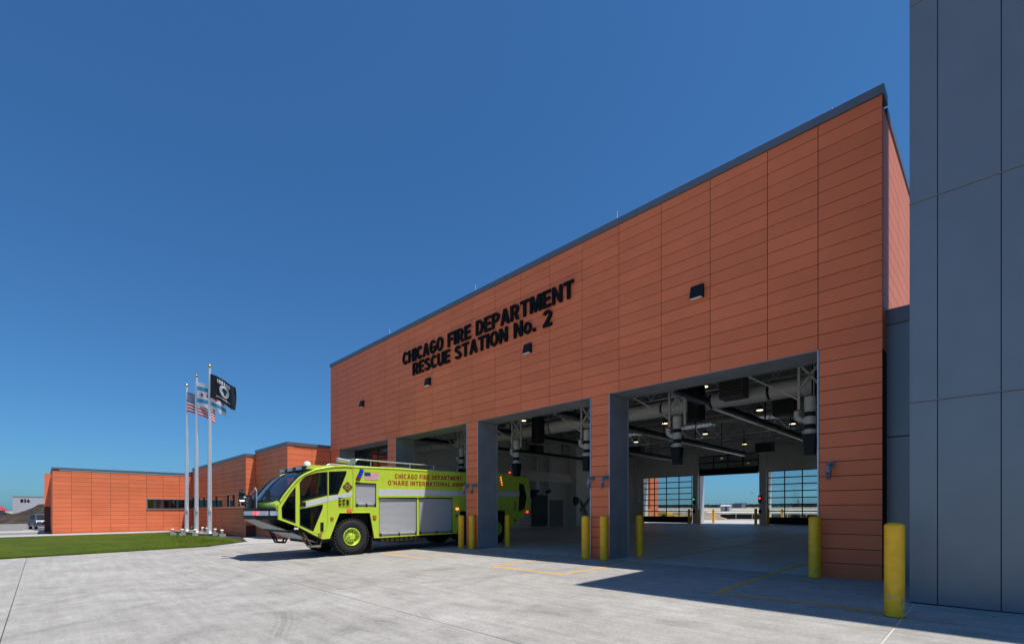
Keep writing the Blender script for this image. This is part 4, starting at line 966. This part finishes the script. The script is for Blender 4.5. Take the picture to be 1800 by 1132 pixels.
for i in range(nu+1):
    for j in range(nv+1):
        u, v = i/nu, j/nv; a = [fl[0][k]+(fl[1][k]-fl[0][k])*u for k in (0, 1)]; b = [fl[3][k]+(fl[2][k]-fl[3][k])*u for k in (0, 1)]
        mb.v.append((XS+.005, a[0]+(b[0]-a[0])*v, a[1]+(b[1]-a[1])*v))
for i in range(nu):
    for j in range(nv):
        a = i*(nv+1)+j; mb.f.append((a, a+nv+1, a+nv+2, a+1)); mb.mi.append(2 if (i < .42*nu and j < nv*7/13) else (0 if int((j+.5)/nv*13) % 2 == 0 else 1)); mb.sm.append(False)
mb.build('flag_decal', [fred, fwhite, fblue], tk)
cy_, cz_ = s1(1085, 390); pts = []
for k in range(40):
    a = 2*math.pi*k/40; r = .165*(1+.16*math.cos(4*a)); pts.append((cy_+r*math.cos(a), cz_+r*math.sin(a)))
em = decal(pts, emblemm, 'emblem', th=.01)
m_ = MB(); m_.lathe((XS+.011, cy_, cz_), (1, 0, 0), [(0, .05), (.003, .06), (.003, .085), (0, .09)], 20); m_.build('emblem_ring', mat('emblem_gold', (.35, .25, .05), .4), em)
text_part('window_sticker', 'b', mat('sticker_green', (.10, .45, .10), .5), tk, lambda u, v, wz: (XS+.012, s1(540, 578)[0]+u, s1(540, 578)[1]+v), .15, .26, .0, .004)
text_part('script_lettering', 'ish', blackm, tk, lambda u, v, wz: (XS+.012, s2(1250, 600)[0]+v*.9, s2(1250, 600)[1]+u), .45, .22, .0, .004)
# lights on the side
for (u, v, m2, nm) in [(1212, 243, bluelens, 'blue_light'), (1202, 268, bluelens, 'blue_light'), (1190, 293, bluelens, 'blue_light'), (1179, 318, redlens, 'red_light')]:
    a, b = s1(u, v); m_ = MB(); m_.box((XS, a-.075, b-.055), (XS+.03, a+.075, b+.055)); o = m_.build('light_housing', blackm, tk)
    m_ = MB(); m_.box((XS+.03, a-.055, b-.04), (XS+.05, a+.055, b+.04)); m_.build(nm, m2, o)
for (fn, u, v, hw, hh, m2) in [(s1, 1102, 603, .085, .04, redlit), (s1, 945, 675, .045, .03, orange), (s1, 835, 825, .05, .03, orange), (s1, 1330, 664, .06, .05, orange), (s2, 737, 587, .08, .055, orangelit), (s2, 1370, 615, .08, .05, redlit), (s2, 732, 648, .03, .03, redlens),
                               (s2, 1130, 303, .035, .03, orangelit), (s2, 1134, 325, .035, .03, orangelit), (s2, 1138, 347, .035, .03, orangelit), (s2, 1142, 369, .04, .035, redlit)]:
    a, b = fn(u, v); m_ = MB(); m_.box((XS-.01, a-hw-.015, b-hh-.015), (XS+.012, a+hw+.015, b+hh+.015)); o = m_.build('light_housing', blackm, tk)
    m_ = MB(); m_.box((XS+.012, a-hw, b-hh), (XS+.035, a+hw, b+hh)); m_.build('side_light', m2, o)
# recessed control panel, handles
a0, b0 = s1(1002, 575); a1, b1 = s1(1112, 488)
m_ = MB(); m_.box((XS, a0, b0), (XS+.006, a1, b1)); cpn = m_.build('control_recess', limed, tk)
for (u, v, m2) in [(1015, 530, blackm), (1050, 525, blackm), (1085, 528, blackm)]:
    a, b = s1(u, v); m_ = MB(); m_.box((XS+.006, a-.04, b-.09), (XS+.03, a+.04, b+.09)); m_.build('switch_plate', m2, cpn)
for (u, v) in [(1015, 532), (1050, 530)]:
    a, b = s1(u, v); m_ = MB(); m_.cyl((XS+.03, a, b), (XS+.05, a, b), .035, n=12); m_.build('switch_knob', orange, cpn)
a, b = s1(855, 750); m_ = MB(); m_.box((XS, a-.06, b-.16), (XS+.02, a+.05, b+.16)); m_.build('door_handle', blackm, tk)
a, b = s1(680, 548); m_ = MB(); m_.box((XS, a-.09, b-.07), (XS+.05, a+.09, b+.09)); m_.build('door_latch', blackm, tk)
a, b = s2(1262, 690); m_ = MB(); m_.cyl((XS, a, b), (XS+.02, a, b), .06, n=14); m_.build('port', blackm, tk)
# wheels
def wheel(y, x, s, z, name='wheel'):
    t = bpy.data.objects.new(name, None); COL.objects.link(t); t.parent = tk; t.location = Vector((x, y, z))-Vector(tk.location)
    R, W = .69, .56; m_ = MB()
    m_.lathe((x, y, z), (s, 0, 0), [(-W, .33), (-W, .60), (-W+.05, R-.06), (-W+.1, R-.03), (-.1, R-.03), (-.05, R-.06), (0, .60), (.012, .52), (.0, .42), (-.03, .34), (-.05, .33)], 48)
    for k in range(36):
        a = 2*math.pi*k/36
        for (l0, l1, da) in ((-.02, -.25, 0), (-.31, -W+.02, .087)):
            c = [(math.cos(a+da+e), math.sin(a+da+e)) for e in (-.05, .05)]
            vs = []
            for l in (l0, l1):
                sh = .04 if l in (l0,) else 0
                for r in (R-.05, R+.012):
                    for (cc, ss) in c: vs.append((x+s*l, y+r*cc, z+r*ss))
            m_.add(vs, [(0, 1, 3, 2), (4, 6, 7, 5), (0, 4, 5, 1), (2, 3, 7, 6), (0, 2, 6, 4), (1, 5, 7, 3)])
    m_.build('tyre', rubber, t)
    m_ = MB(); m_.lathe((x, y, z), (s, 0, 0), [(-.05, .335), (.0, .335), (.005, .315), (-.06, .29), (-.14, .27), (-.15, .20), (-.06, .17), (-.06, .0)], 40); m_.build('rim', lime, t)
    m_ = MB(); m_.cyl((x-s*.07, y, z), (x+s*.03, y, z), .115, .10, 20); m_.build('hub', lime, t)
    m_ = MB()
    for k in range(10):
        a = 2*math.pi*k/10; m_.cyl((x-s*.145, y+.235*math.cos(a), z+.235*math.sin(a)), (x-s*.12, y+.235*math.cos(a), z+.235*math.sin(a)), .018, n=8)
        m_.cyl((x-s*.07, y+.15*math.cos(a), z+.15*math.sin(a)), (x-s*.045, y+.15*math.cos(a), z+.15*math.sin(a)), .012, n=6)
    m_.build('lug_nut', blackm, t)
for y in (8.34, 14.2, 15.72):
    z = .69+g(XS, y)
    wheel(y, XS-.02, 1, z); wheel(y, XF+.02, -1, z)
# wheel arch liners
m_ = MB(); m_.box((XS-.62, 7.4, .3), (XS-.7, 9.3, 1.7)); m_.box((XS-.09, 7.5, 1.66), (XS-.7, 9.35, 1.7)); m_.build('arch_liner', rubber, tk)
m_ = MB(); m_.box((XS-.09, 13.4, 1.55), (XS-.7, 16.4, 1.6)); m_.box((XS-.62, 13.3, .3), (XS-.7, 16.5, 1.6)); m_.build('arch_liner', rubber, tk)
# bumper
zt_, zb_ = 1.60, 1.22; yb0 = 5.66
def bumper_path(d=0): return [(XS-.02, yb0+.12-d), (XS-.35, yb0-.12-d), (-17.9, yb0-.42-d), (-19.25, yb0-.42-d), (XF+.35, yb0-.12-d), (XF+.02, yb0+.12-d)]
m_ = MB(); P = bumper_path(); Q = [(XF+.02, 6.3), (XS-.02, 6.3)]; m_.plate(P+Q, [], lambda a, b: (a, b, zb_), lambda a, b: (a, b, zt_)); m_.build('bumper', blackm, tk)
m_ = MB()
P2_ = bumper_path(.01)
for (p, q) in zip(P2_, P2_[1:]):
    p, q = Vector((*p, 0)), Vector((*q, 0)); a = p+(q-p)*.06; b = p+(q-p)*.94
    m_.add([(a.x, a.y, 1.35), (b.x, b.y, 1.35), (b.x, b.y, 1.50), (a.x, a.y, 1.50)], [(0, 1, 2, 3)])
m_.build('bumper_stripe', stripe, tk)
m_ = MB(); m_.box((-17.78, yb0-.47, 1.37), (-17.98, yb0-.44, 1.49)); m_.build('bumper_light', redlit, tk)
# sloping front ramp with slats
m_ = MB(); A0 = (yb0-.40, zb_-.02); A1 = (7.15, .36)
n = 22
for k in range(n):
    t0, t1 = k/n, (k+.78)/n; f = lambda t: (A0[0]+(A1[0]-A0[0])*t, A0[1]+(A1[1]-A0[1])*t)
    (ya, za), (yb, zb2) = f(t0), f(t1); wd = .45+.2*min(1, t0*3)
    m_.add([(XS-.85+.55*min(1, t0*3), ya, za), (XF+.85-.55*min(1, t0*3), ya, za), (XF+.85-.55*min(1, t0*3), yb, zb2+.015), (XS-.85+.55*min(1, t0*3), yb, zb2+.015)], [(0, 1, 2, 3)])
    m_.add([(XS-.85+.55*min(1, t0*3), ya, za), (XF+.85-.55*min(1, t0*3), ya, za), (XF+.85-.55*min(1, t0*3), ya, za-.02), (XS-.85+.55*min(1, t0*3), ya, za-.02)], [(0, 1, 2, 3)])
m_.build('underside_grating', mat('dull_aluminium', (.82, .80, .77), .38, .9, var=.12, scale=8), tk)
m_ = MB(); m_.add([(x, y, z) for x in (XS-.1, XF+.1) for y, z in ((yb0+.25, zb_), (6.3, 1.2), (7.8, .5), (7.3, .38))], [(0, 1, 2, 3), (4, 7, 6, 5), (0, 4, 5, 1), (1, 5, 6, 2), (2, 6, 7, 3), (3, 7, 4, 0)]); m_.build('underside', blackm, tk)
# steps / loops
for pts, nm in (([s1(690, 800), s1(770, 928), s1(838, 935), s1(862, 868)], 'cab_step'),):
    for x in (XS-.08, XS-.42): m_ = MB(); m_.tube([(x, *p) for p in pts], .035, 8); m_.build('step_loop', mat('brown_steel', (.16, .10, .07), .4, .5) if 'brown_steel' not in MATS else MATS['brown_steel'], tk)
    a, b = pts[1], pts[2]; m_ = MB(); m_.box((XS-.05, a[0]-.03, a[1]-.03), (XS-.45, b[0]+.05, a[1]+.03)); m_.build('step_tread', silver, tk)
loopx = XF+.35; pl = [s1(395, 778, loopx), s1(455, 890, loopx), s1(522, 890, loopx), s1(552, 825, loopx)]
for dx in (0, -.3): m_ = MB(); m_.tube([(loopx+dx, *p) for p in pl], .035, 8); m_.build('step_loop', blackm, tk)
m_ = MB(); m_.box((loopx, pl[1][0], pl[1][1]-.02), (loopx-.3, pl[2][0], pl[1][1]+.02)); m_.build('step_tread', blackm, tk)
for (u, v) in ((612, 765), (632, 765)):
    a, b = s1(u, v); m_ = MB(); m_.cyl((XS+.0, a, b), (XS+.06, a-.02, b), .04, n=10); m_.build('marker_lamp', whitelamp, tk)
# mirrors
m_ = MB(); m_.tube([(XS-.1, 5.85, 1.98), (XS-.25, 5.6, 2.0), (XS-.35, 5.5, 2.02)], .02, 6); m_.box((XS-.25, 5.45, 1.85), (XS-.5, 5.53, 2.2)); m_.build('mirror', blackm, tk)
m_ = MB(); m_.box((XF+.1, 5.35, 1.9), (XF-.1, 5.43, 2.3)); m_.tube([(XF+.1, 5.9, 2.0), (XF, 5.4, 2.1)], .02, 6); m_.build('mirror', blackm, tk)
# bumper monitor (water cannon)
bt = bpy.data.objects.new('bumper_monitor', None); COL.objects.link(bt); bt.parent = tk; bt.location = Vector((-19.0, 5.2, zt_))-Vector(tk.location)
X_, Y_ = -19.15, 5.45
m_ = MB(); m_.cyl((X_, Y_, zt_-.05), (X_, Y_, zt_+.2), .15, .12, 16); m_.cyl((X_-.2, Y_-.05, zt_+.28), (X_+.22, Y_-.05, zt_+.28), .12, n=16); m_.cyl((X_+.12, Y_-.1, zt_+.2), (X_+.12, Y_+.1, zt_+.45), .09, n=14)
m_.cyl((X_-.12, Y_+.1, zt_+.3), (X_-.15, Y_-.2, zt_+.38), .085, .07, 14); m_.build('swivel', mat('gunmetal', (.16, .16, .17), .35, .7, var=.5, scale=14), bt)
m_ = MB(); m_.cyl((X_-.15, Y_-.15, zt_+.52), (X_-.17, Y_-.33, zt_+.56), .09, .11, 16); m_.build('nozzle', blackm, bt)
m_ = MB(); m_.cyl((X_-.2, Y_-.15, zt_+.22), (X_-.22, Y_-.28, zt_+.2), .12, .14, 16); m_.build('spotlight', chrome, bt)
m_ = MB(); m_.tube([(X_+.75, Y_-.02, zt_-.02), (X_+.75, Y_-.02, zt_+.25), (X_+.68, Y_, zt_+.6), (X_+.55, Y_, zt_+.72), (X_+.35, Y_, zt_+.62), (X_, Y_, zt_+.5)], .022, 8); m_.build('hose_pipe', silver, bt)
m_ = MB()
for k in range(7):
    r_ = random.Random(k); m_.tube([(X_+r_.uniform(-.3, .45), Y_+r_.uniform(-.15, .1), zt_+r_.uniform(0, .15)), (X_+r_.uniform(-.3, .45), Y_-.15, zt_+r_.uniform(.2, .5)), (X_+r_.uniform(-.3, .45), Y_, zt_+r_.uniform(.1, .4))], .022, 6)
m_.box((X_+.2, Y_-.12, zt_+.02), (X_+.45, Y_+.1, zt_+.3)); m_.box((X_-.3, Y_-.1, zt_+.32), (X_-.12, Y_+.1, zt_+.48)); m_.build('hydraulics', blackm, bt)
# roof fittings
a, b = s1(720, 175, XM); m_ = MB(); m_.cyl((XM, a, b-.22), (XM, a, b-.05), .13, .13, 16); m_.lathe((XM, a, b-.05), (0, 0, 1), [(0, .13), (.06, .12), (.11, .08), (.13, .01)], 16); m_.build('roof_camera', white, tk)
m_ = MB(); m_.box((XM-.7, 7.6, 3.17), (XM+.9, 8.3, 3.22)); m_.build('roof_hatch', white, tk)
rz = 3.48; rx = XS-.25
rail = [(rx, s1(1185, 210)[0], 3.2), (rx, s1(1185, 160)[0], rz-.14), (rx, s1(1205, 140)[0], rz-.02)]
y_a = rail[-1][1]
for rx_, nm in ((rx, 0), (XF+.25, 1)):
    m_ = MB(); m_.tube([(rx_, y_a-.12, 3.2), (rx_, y_a-.12, rz-.12), (rx_, y_a-.08, rz-.04), (rx_, y_a+.02, rz), (rx_, 15.2, rz-.02)], .024, 8)
    for yy in (y_a+.55, 11.0, 12.2, 13.5, 15.1): m_.cyl((rx_, yy, 3.2), (rx_, yy, rz), .02, n=8)
    m_.build('hand_rail', silver, tk)
for yy in (9.7, 12.0):
    m_ = MB(); m_.box((XS-.1, yy, 3.24), (XS-.32, yy+1.25, 3.29)); m_.box((XS-.12, yy-.1, 3.2), (XS-.3, yy+1.3, 3.24)); m_.build('roof_light', silver, tk)
m_ = MB(); m_.cyl((XM+.3, 8.9, 3.2), (XM+.3, 8.9, 3.45), .14, n=14); m_.cyl((XM+.3, 8.9, 3.45), (XM+.3, 8.3, 3.52), .09, n=14); m_.cyl((XM+.55, 8.9, 3.5), (XM+.05, 8.9, 3.5), .1, n=14); m_.build('roof_monitor', silver, tk)
a, b = s2(1300, 268); m_ = MB(); m_.box((XS-.25, a-.45, b-.04), (XS-.55, a+.3, b)); m_.build('light_bar', blackm, tk)
for d in (-.32, 0, .2): m_ = MB(); m_.cyl((XS-.35, a+d, b), (XS-.35, a+d, b+.09), .06, .05, 12); m_.build('beacon', redlit, tk)
m_ = MB(); m_.box((XS-.06, WR[0][0]-.1, WR[4][1]-.1), (XS-.1, WR[2][0]+.05, WR[0][1]+.05)); m_.build('rear_grille', blackm, tk)
m_ = MB(); m_.box((-19.8, yb0+1.3, .55), (-19.6, yb0+1.5, .75)); m_.build('tow_eye', mat('tow_yellow', (.7, .45, .03), .5), tk)

# ------------------------------------------------------------------ parked car
cr = thing('parked_car', (-66, .8, g(-66, 0)), 'dark blue grey car parked behind the left end of the low wing', 'car')
cr.location = (0, 0, 0)
def carpart(name, polys, m, x0, x1): pass
prof = [(-2.3, .35), (-2.35, .75), (-2.2, .95), (-1.2, 1.0), (-.5, 1.48), (1.2, 1.55), (2.1, 1.15), (2.35, 1.05), (2.4, .5), (2.3, .3)]
m_ = MB(); m_.plate(prof, [], lambda a, b: (-a, -.93 if b < 1.1 else -.72, b), lambda a, b: (-a, .93 if b < 1.1 else .72, b)); m_.build('body', carpaint, cr)
m_ = MB(); m_.add([(1.18, -.72, 1.03), (1.18, .72, 1.03), (.52, .64, 1.45), (.52, -.64, 1.45)], [(0, 1, 2, 3)]); o = m_.build('windshield', blackm, cr); o.location = (.03, 0, .03)
for s in (-1, 1):
    m_ = MB(); m_.add([(1.0, s*.93, 1.05), (-1.9, s*.93, 1.1), (-1.1, s*.74, 1.47), (.45, s*.74, 1.43)], [(0, 1, 2, 3)]); o = m_.build('side_window', blackm, cr); o.location = (0, s*.015, 0)
    for x in (1.45, -1.45):
        m_ = MB(); m_.cyl((x, s*.74, .33), (x, s*.95, .33), .33, n=20); wo = m_.build('wheel', rubber, cr); m_ = MB(); m_.cyl((x, s*.95, .33), (x, s*.96, .33), .2, n=14); m_.build('rim', silver, wo)
    m_ = MB(); m_.box((2.2, s*.55, .72), (2.37, s*.88, .88)); m_.build('headlight', conduit, cr)
    m_ = MB(); m_.box((.85, s*.95, 1.0), (1.0, s*1.08, 1.14)); m_.build('mirror', carpaint, cr)
m_ = MB(); m_.box((2.3, -.5, .62), (2.38, .5, .84)); gr_ = m_.build('grille', blackm, cr)
m_ = MB(); m_.box((2.32, -.5, .86), (2.40, .5, .90)); m_.build('grille_bar', conduit, cr)
m_ = MB(); m_.box((2.2, -.9, .35), (2.43, .9, .52)); m_.build('bumper', mat('bumper_grey', (.13, .14, .16), .5), cr)
cr.location = (-67.4, .27, g(-66, 0)+.02); cr.rotation_euler = (0, 0, math.radians(8))

# ------------------------------------------------------------------ far left: dirt mound, numbered building, red roof
from mathutils import noise
def mound(name, x0, x1, y0, y1, hf, m, nx, ny, **kw):
    mb = MB()
    for i in range(nx+1):
        for j in range(ny+1):
            x = x0+(x1-x0)*i/nx; y = y0+(y1-y0)*j/ny
            e = math.sin(math.pi*i/nx)**.7*min(1, (math.sin(math.pi*j/ny)*3))
            n_ = .92+.28*noise.fractal(Vector((x*.25, y*.25, 3)), 1., 2., 5)
            mb.v.append((x, y, g(x, y)-.1+max(0, hf(x, y)*e*n_)+.25*e*noise.fractal(Vector((x*1.1, y*1.1, 0)), 1., 2., 4)))
    n = ny+1
    for i in range(nx):
        for j in range(ny): mb.f.append((i*n+j, (i+1)*n+j, (i+1)*n+j+1, i*n+j+1)); mb.mi.append(0); mb.sm.append(False)
    return mb.build(name, m, None, **kw)
mound('dirt_mound', -125, -92, -45, 28, lambda x, y: 1.95+max(-.35, min(1.8, (y+2)*.5)), dirt, 90, 160, kind='structure')
fb = thing('warehouse', (-262, 0, 0), 'pale grey flat roofed building marked with a number far behind the dirt mound', 'building')
yl = ray(22, 873); yy = 260*yl[1]/-yl[0]; zt = CH+260/-yl[0]*yl[2]
m_ = MB(); m_.box((-262, yy, -1), (-280, 60, zt)); m_.build('wall', wallgrey, fb)
m_ = MB(); m_.box((-261.9, yy-.1, zt), (-280, 60, zt+.4)); m_.build('parapet', mat('parapet_grey', (.25, .25, .27), .7), fb)
text_part('number', '836', blackm, fb, lambda u, v, wz: (-261.9, yy+2+u, zt-2.0+v), 2.6, 1.3, .03, .05)
rf = thing('red_roofed_shed', (-250, -14, 0), 'red roofed shed at the far left edge behind the mound', 'shed')
p = atx(6, 896, -250); q = atx(-15, 888, -250)
m_ = MB(); m_.box((-250, p[1], -1), (-262, q[1]-10, p[2]-.2)); m_.build('wall', MATS['far_building'], rf)
m_ = MB(); m_.add([(-249, p[1]+1, p[2]-.2), (-249, q[1]-11, p[2]-.2), (-256, q[1]-11, q[2]), (-256, p[1]-1, q[2]), (-263, p[1]+1, p[2]-.2), (-263, q[1]-11, p[2]-.2)], [(0, 1, 2, 3), (3, 2, 5, 4), (0, 3, 4), (1, 5, 2)]); m_.build('roof', mat('red_roof', (.38, .04, .06), .7), rf)

# ------------------------------------------------------------------ beyond the back doors
def band(name, y0, y1, off, m, x0=-900, x1=500):
    n = [x0, -300, -100, -30, 6, x1]; return sheet(name, n, [y0, y1], off, m, kind='structure')
band('field', 100, 148, -.06, field); band('taxiway', 148, 182, -.05, runway); band('field', 230, 250, -.06, field); band('taxiway', 250, 330, -.05, runway); band('field', 520, 560, -.06, field)
mound('dirt_pile', -42, -28.8, 64, 84, lambda x, y: 1.1, dirt2, 40, 40, kind='structure')
mound('dirt_pile', -31, -14, 78, 95, lambda x, y: .5, dirt2, 40, 30, kind='structure')
mound('dirt_pile', -62, -42, 62, 84, lambda x, y: 1.2, dirt2, 40, 30, kind='structure')
sf = thing('silt_fence', (-20, 74, 0), 'low black silt fence on pale stakes beyond the open back door', 'fence')
m_ = MB(); m_.box((-30, 74, g(0, 74)-.15), (6, 74.03, g(0, 74)+.55)); m_.build('fabric', blackm, sf)
x = -30
while x < 6:
    m_ = MB(); m_.box((x-.03, 73.9, g(0, 74)-.15), (x+.03, 73.98, g(0, 74)+.75)); m_.build('stake', whitep, sf); x += 2.3
gs = thing('guard_shed', (-83, 205, g(0, 205)), 'small pale shed with a dark door out on the airfield', 'shed')
p = gr(1274, 899); d = ray(1274, 898); t_ = 205/d[1]; xx = d[0]*t_; zz = g(xx, 205)-.1
m_ = MB(); m_.box((xx-1.8, 205, zz), (xx+1.8, 208, zz+2.2)); m_.build('wall', wallgrey, gs)
m_ = MB(); m_.box((xx+.2, 204.9, zz), (xx+.9, 205, zz+1.9)); m_.build('door', darkint, gs)
m_ = MB(); m_.add([(xx-2, 204.8, zz+2.2), (xx+2, 204.8, zz+2.2), (xx+2, 208.2, zz+2.2), (xx-2, 208.2, zz+2.2), (xx-2, 206.5, zz+2.8), (xx+2, 206.5, zz+2.8)], [(0, 1, 5, 4), (2, 3, 4, 5), (0, 4, 3), (1, 2, 5)]); m_.build('roof', whitep, gs)
# yellow machine outside the far closed door
d = ray(1158, 905); ym = 60; xm = d[0]*ym/d[1]; zg = g(xm, 59)+.02
dz = thing('yellow_loader', (xm, ym, zg), 'yellow construction machine outside seen through the far closed back door', 'machine')
m_ = MB(); m_.box((xm-1.5, ym, zg+.5), (xm+1.2, ym+1.5, zg+1.15)); m_.box((xm-1.7, ym+.2, zg+.9), (xm-.8, ym+1.3, zg+1.7)); m_.build('body', yellow, dz)
for q in (-1.0, .8): m_ = MB(); m_.cyl((xm+q, ym-.2, zg+.4), (xm+q, ym+.1, zg+.4), .4, n=18); m_.build('wheel', rubber, dz)
m_ = MB(); m_.beam((xm+1.1, ym+.5, zg+.9), (xm+2.1, ym+.5, zg+.4), .15); m_.box((xm+1.9, ym, zg+.1), (xm+2.3, ym+1.5, zg+.7)); m_.build('bucket', yellow, dz)
# orange wall outside at the back, left
yq = 54.; xq = aty(1143, 900, yq)[0]; y2 = atx(1157, 900, xq)[1]; xl = aty(1139, 900, yq)[0]
ob = thing('rear_wing', (xq, yq, 0), 'orange panelled wing outside seen through the far closed back door', 'building')
m_ = MB(); m_.box((xl, yq+.03, -.1), (xq-.03, y2, 6.5)); m_.build('wall', joint, ob)
cladding(ob, (xl, yq+.022, 0), (1, 0, 0), (0, -1, 0), [0, xq-xl], [.1+RH*2*k for k in range(10)], [], terra)
cladding(ob, (xq-.022, yq, 0), (0, 1, 0), (1, 0, 0), [0, (y2-yq)/2, y2-yq], [.1+RH*2*k for k in range(10)], [], terra)
# outer jamb of the open back door is the end of the back wall, already built; pale lining on it
m_ = MB(); m_.box((DOORS[2][0]-.002, YE+.02, .1), (DOORS[2][0]+.015, YE+1.0, 5.2)); m_.build('jamb', mat('pale_jamb', (.5, .53, .58), .5), st)
# tree line far away: clumps
def treeline(name, pxs, y, h0, h1, label, seed):
    r_ = random.Random(seed); mb = MB()
    for px in pxs:
        d = ray(px, 890); x = d[0]*y/d[1]; z = g(x, y)
        for k in range(9):
            cx = x+r_.uniform(-6, 6); cy = y+r_.uniform(-15, 15); h = r_.uniform(h0, h1)
            for q in range(14):
                a = r_.uniform(0, 6.28); rr = r_.uniform(0, h*.45); c = Vector((cx+math.cos(a)*rr, cy, z+h*(.2+.8*r_.random()))); s = h*.18
                vs = [c+Vector((r_.uniform(-s, s), r_.uniform(-s, s), r_.uniform(-s, s))) for _ in range(4)]; mb.add(vs, [(0, 1, 2), (0, 2, 3), (0, 3, 1), (1, 3, 2)])
    return mb.build(name, treem, None, label=label, cat='trees', kind='stuff')
treeline('tree_line', [1130+2.2*k for k in range(150)], 820, 3.5, 6.0, 'dark tree line along the horizon seen through the back doors', 3)
for a, b, h, l in ((1273, 1290, 6.2, 'wide dark far building left of centre on the horizon'), (1290, 1304, 7.4, 'dark blue far building right of centre on the horizon')):
    d0, d1 = ray(a, 890), ray(b, 890); y = 790; t = thing('far_building', (d0[0]*y/d0[1], y, 0), l, 'building')
    m_ = MB(); m_.box((d0[0]*y/d0[1], y, g(0, y)), (d1[0]*y/d1[1], y+20, g(0, y)+h)); m_.build('wall', farb, t)
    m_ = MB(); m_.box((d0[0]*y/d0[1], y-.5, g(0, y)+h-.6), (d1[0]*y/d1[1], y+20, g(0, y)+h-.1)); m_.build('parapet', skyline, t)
for px, tops, l in ((1310, 883.5, 'tall stepped skyline tower in the open back doorway'), (1403, 877, 'tall stepped skyline tower seen through the glazed back door'), (1321, 889, 'lower skyline tower beside the tall one')):
    d = ray(px, 890); y = 2600; x = d[0]*y/d[1]; zt = CH+(CY-tops)/F*(-CA*x+SA*y); zg = g(x, y); t = thing('skyline_tower', (x, y, zg), l, 'tower', 'distant city towers')
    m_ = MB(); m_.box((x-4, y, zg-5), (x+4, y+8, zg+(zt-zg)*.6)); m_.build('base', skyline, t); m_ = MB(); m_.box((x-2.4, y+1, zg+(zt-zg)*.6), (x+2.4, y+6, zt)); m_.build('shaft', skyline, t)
# tiny airliner climbing away
d = ray(1322, 866); t_ = 900; c = Vector((d[0]*t_, d[1]*t_, CH+d[2]*t_))
ap = thing('airliner', c, 'tiny dark airliner climbing in the sky at the right of the open back doorway', 'aeroplane')
m_ = MB(); m_.cyl(c+Vector((-2.2, -1, 1.8)), c+Vector((2.2, 1, -1.8)), .35, .25, 10); m_.build('fuselage', farb, ap)
m_ = MB(); m_.beam(c+Vector((1.5, -2.5, .6)), c+Vector((-1.5, 2.5, -.6)), .15, 1.0); m_.build('wing', farb, ap)
m_ = MB(); m_.beam(c+Vector((-2.2, -1, 1.8)), c+Vector((-2.8, -1.2, 3.0)), .15, .5); m_.build('tail', farb, ap)
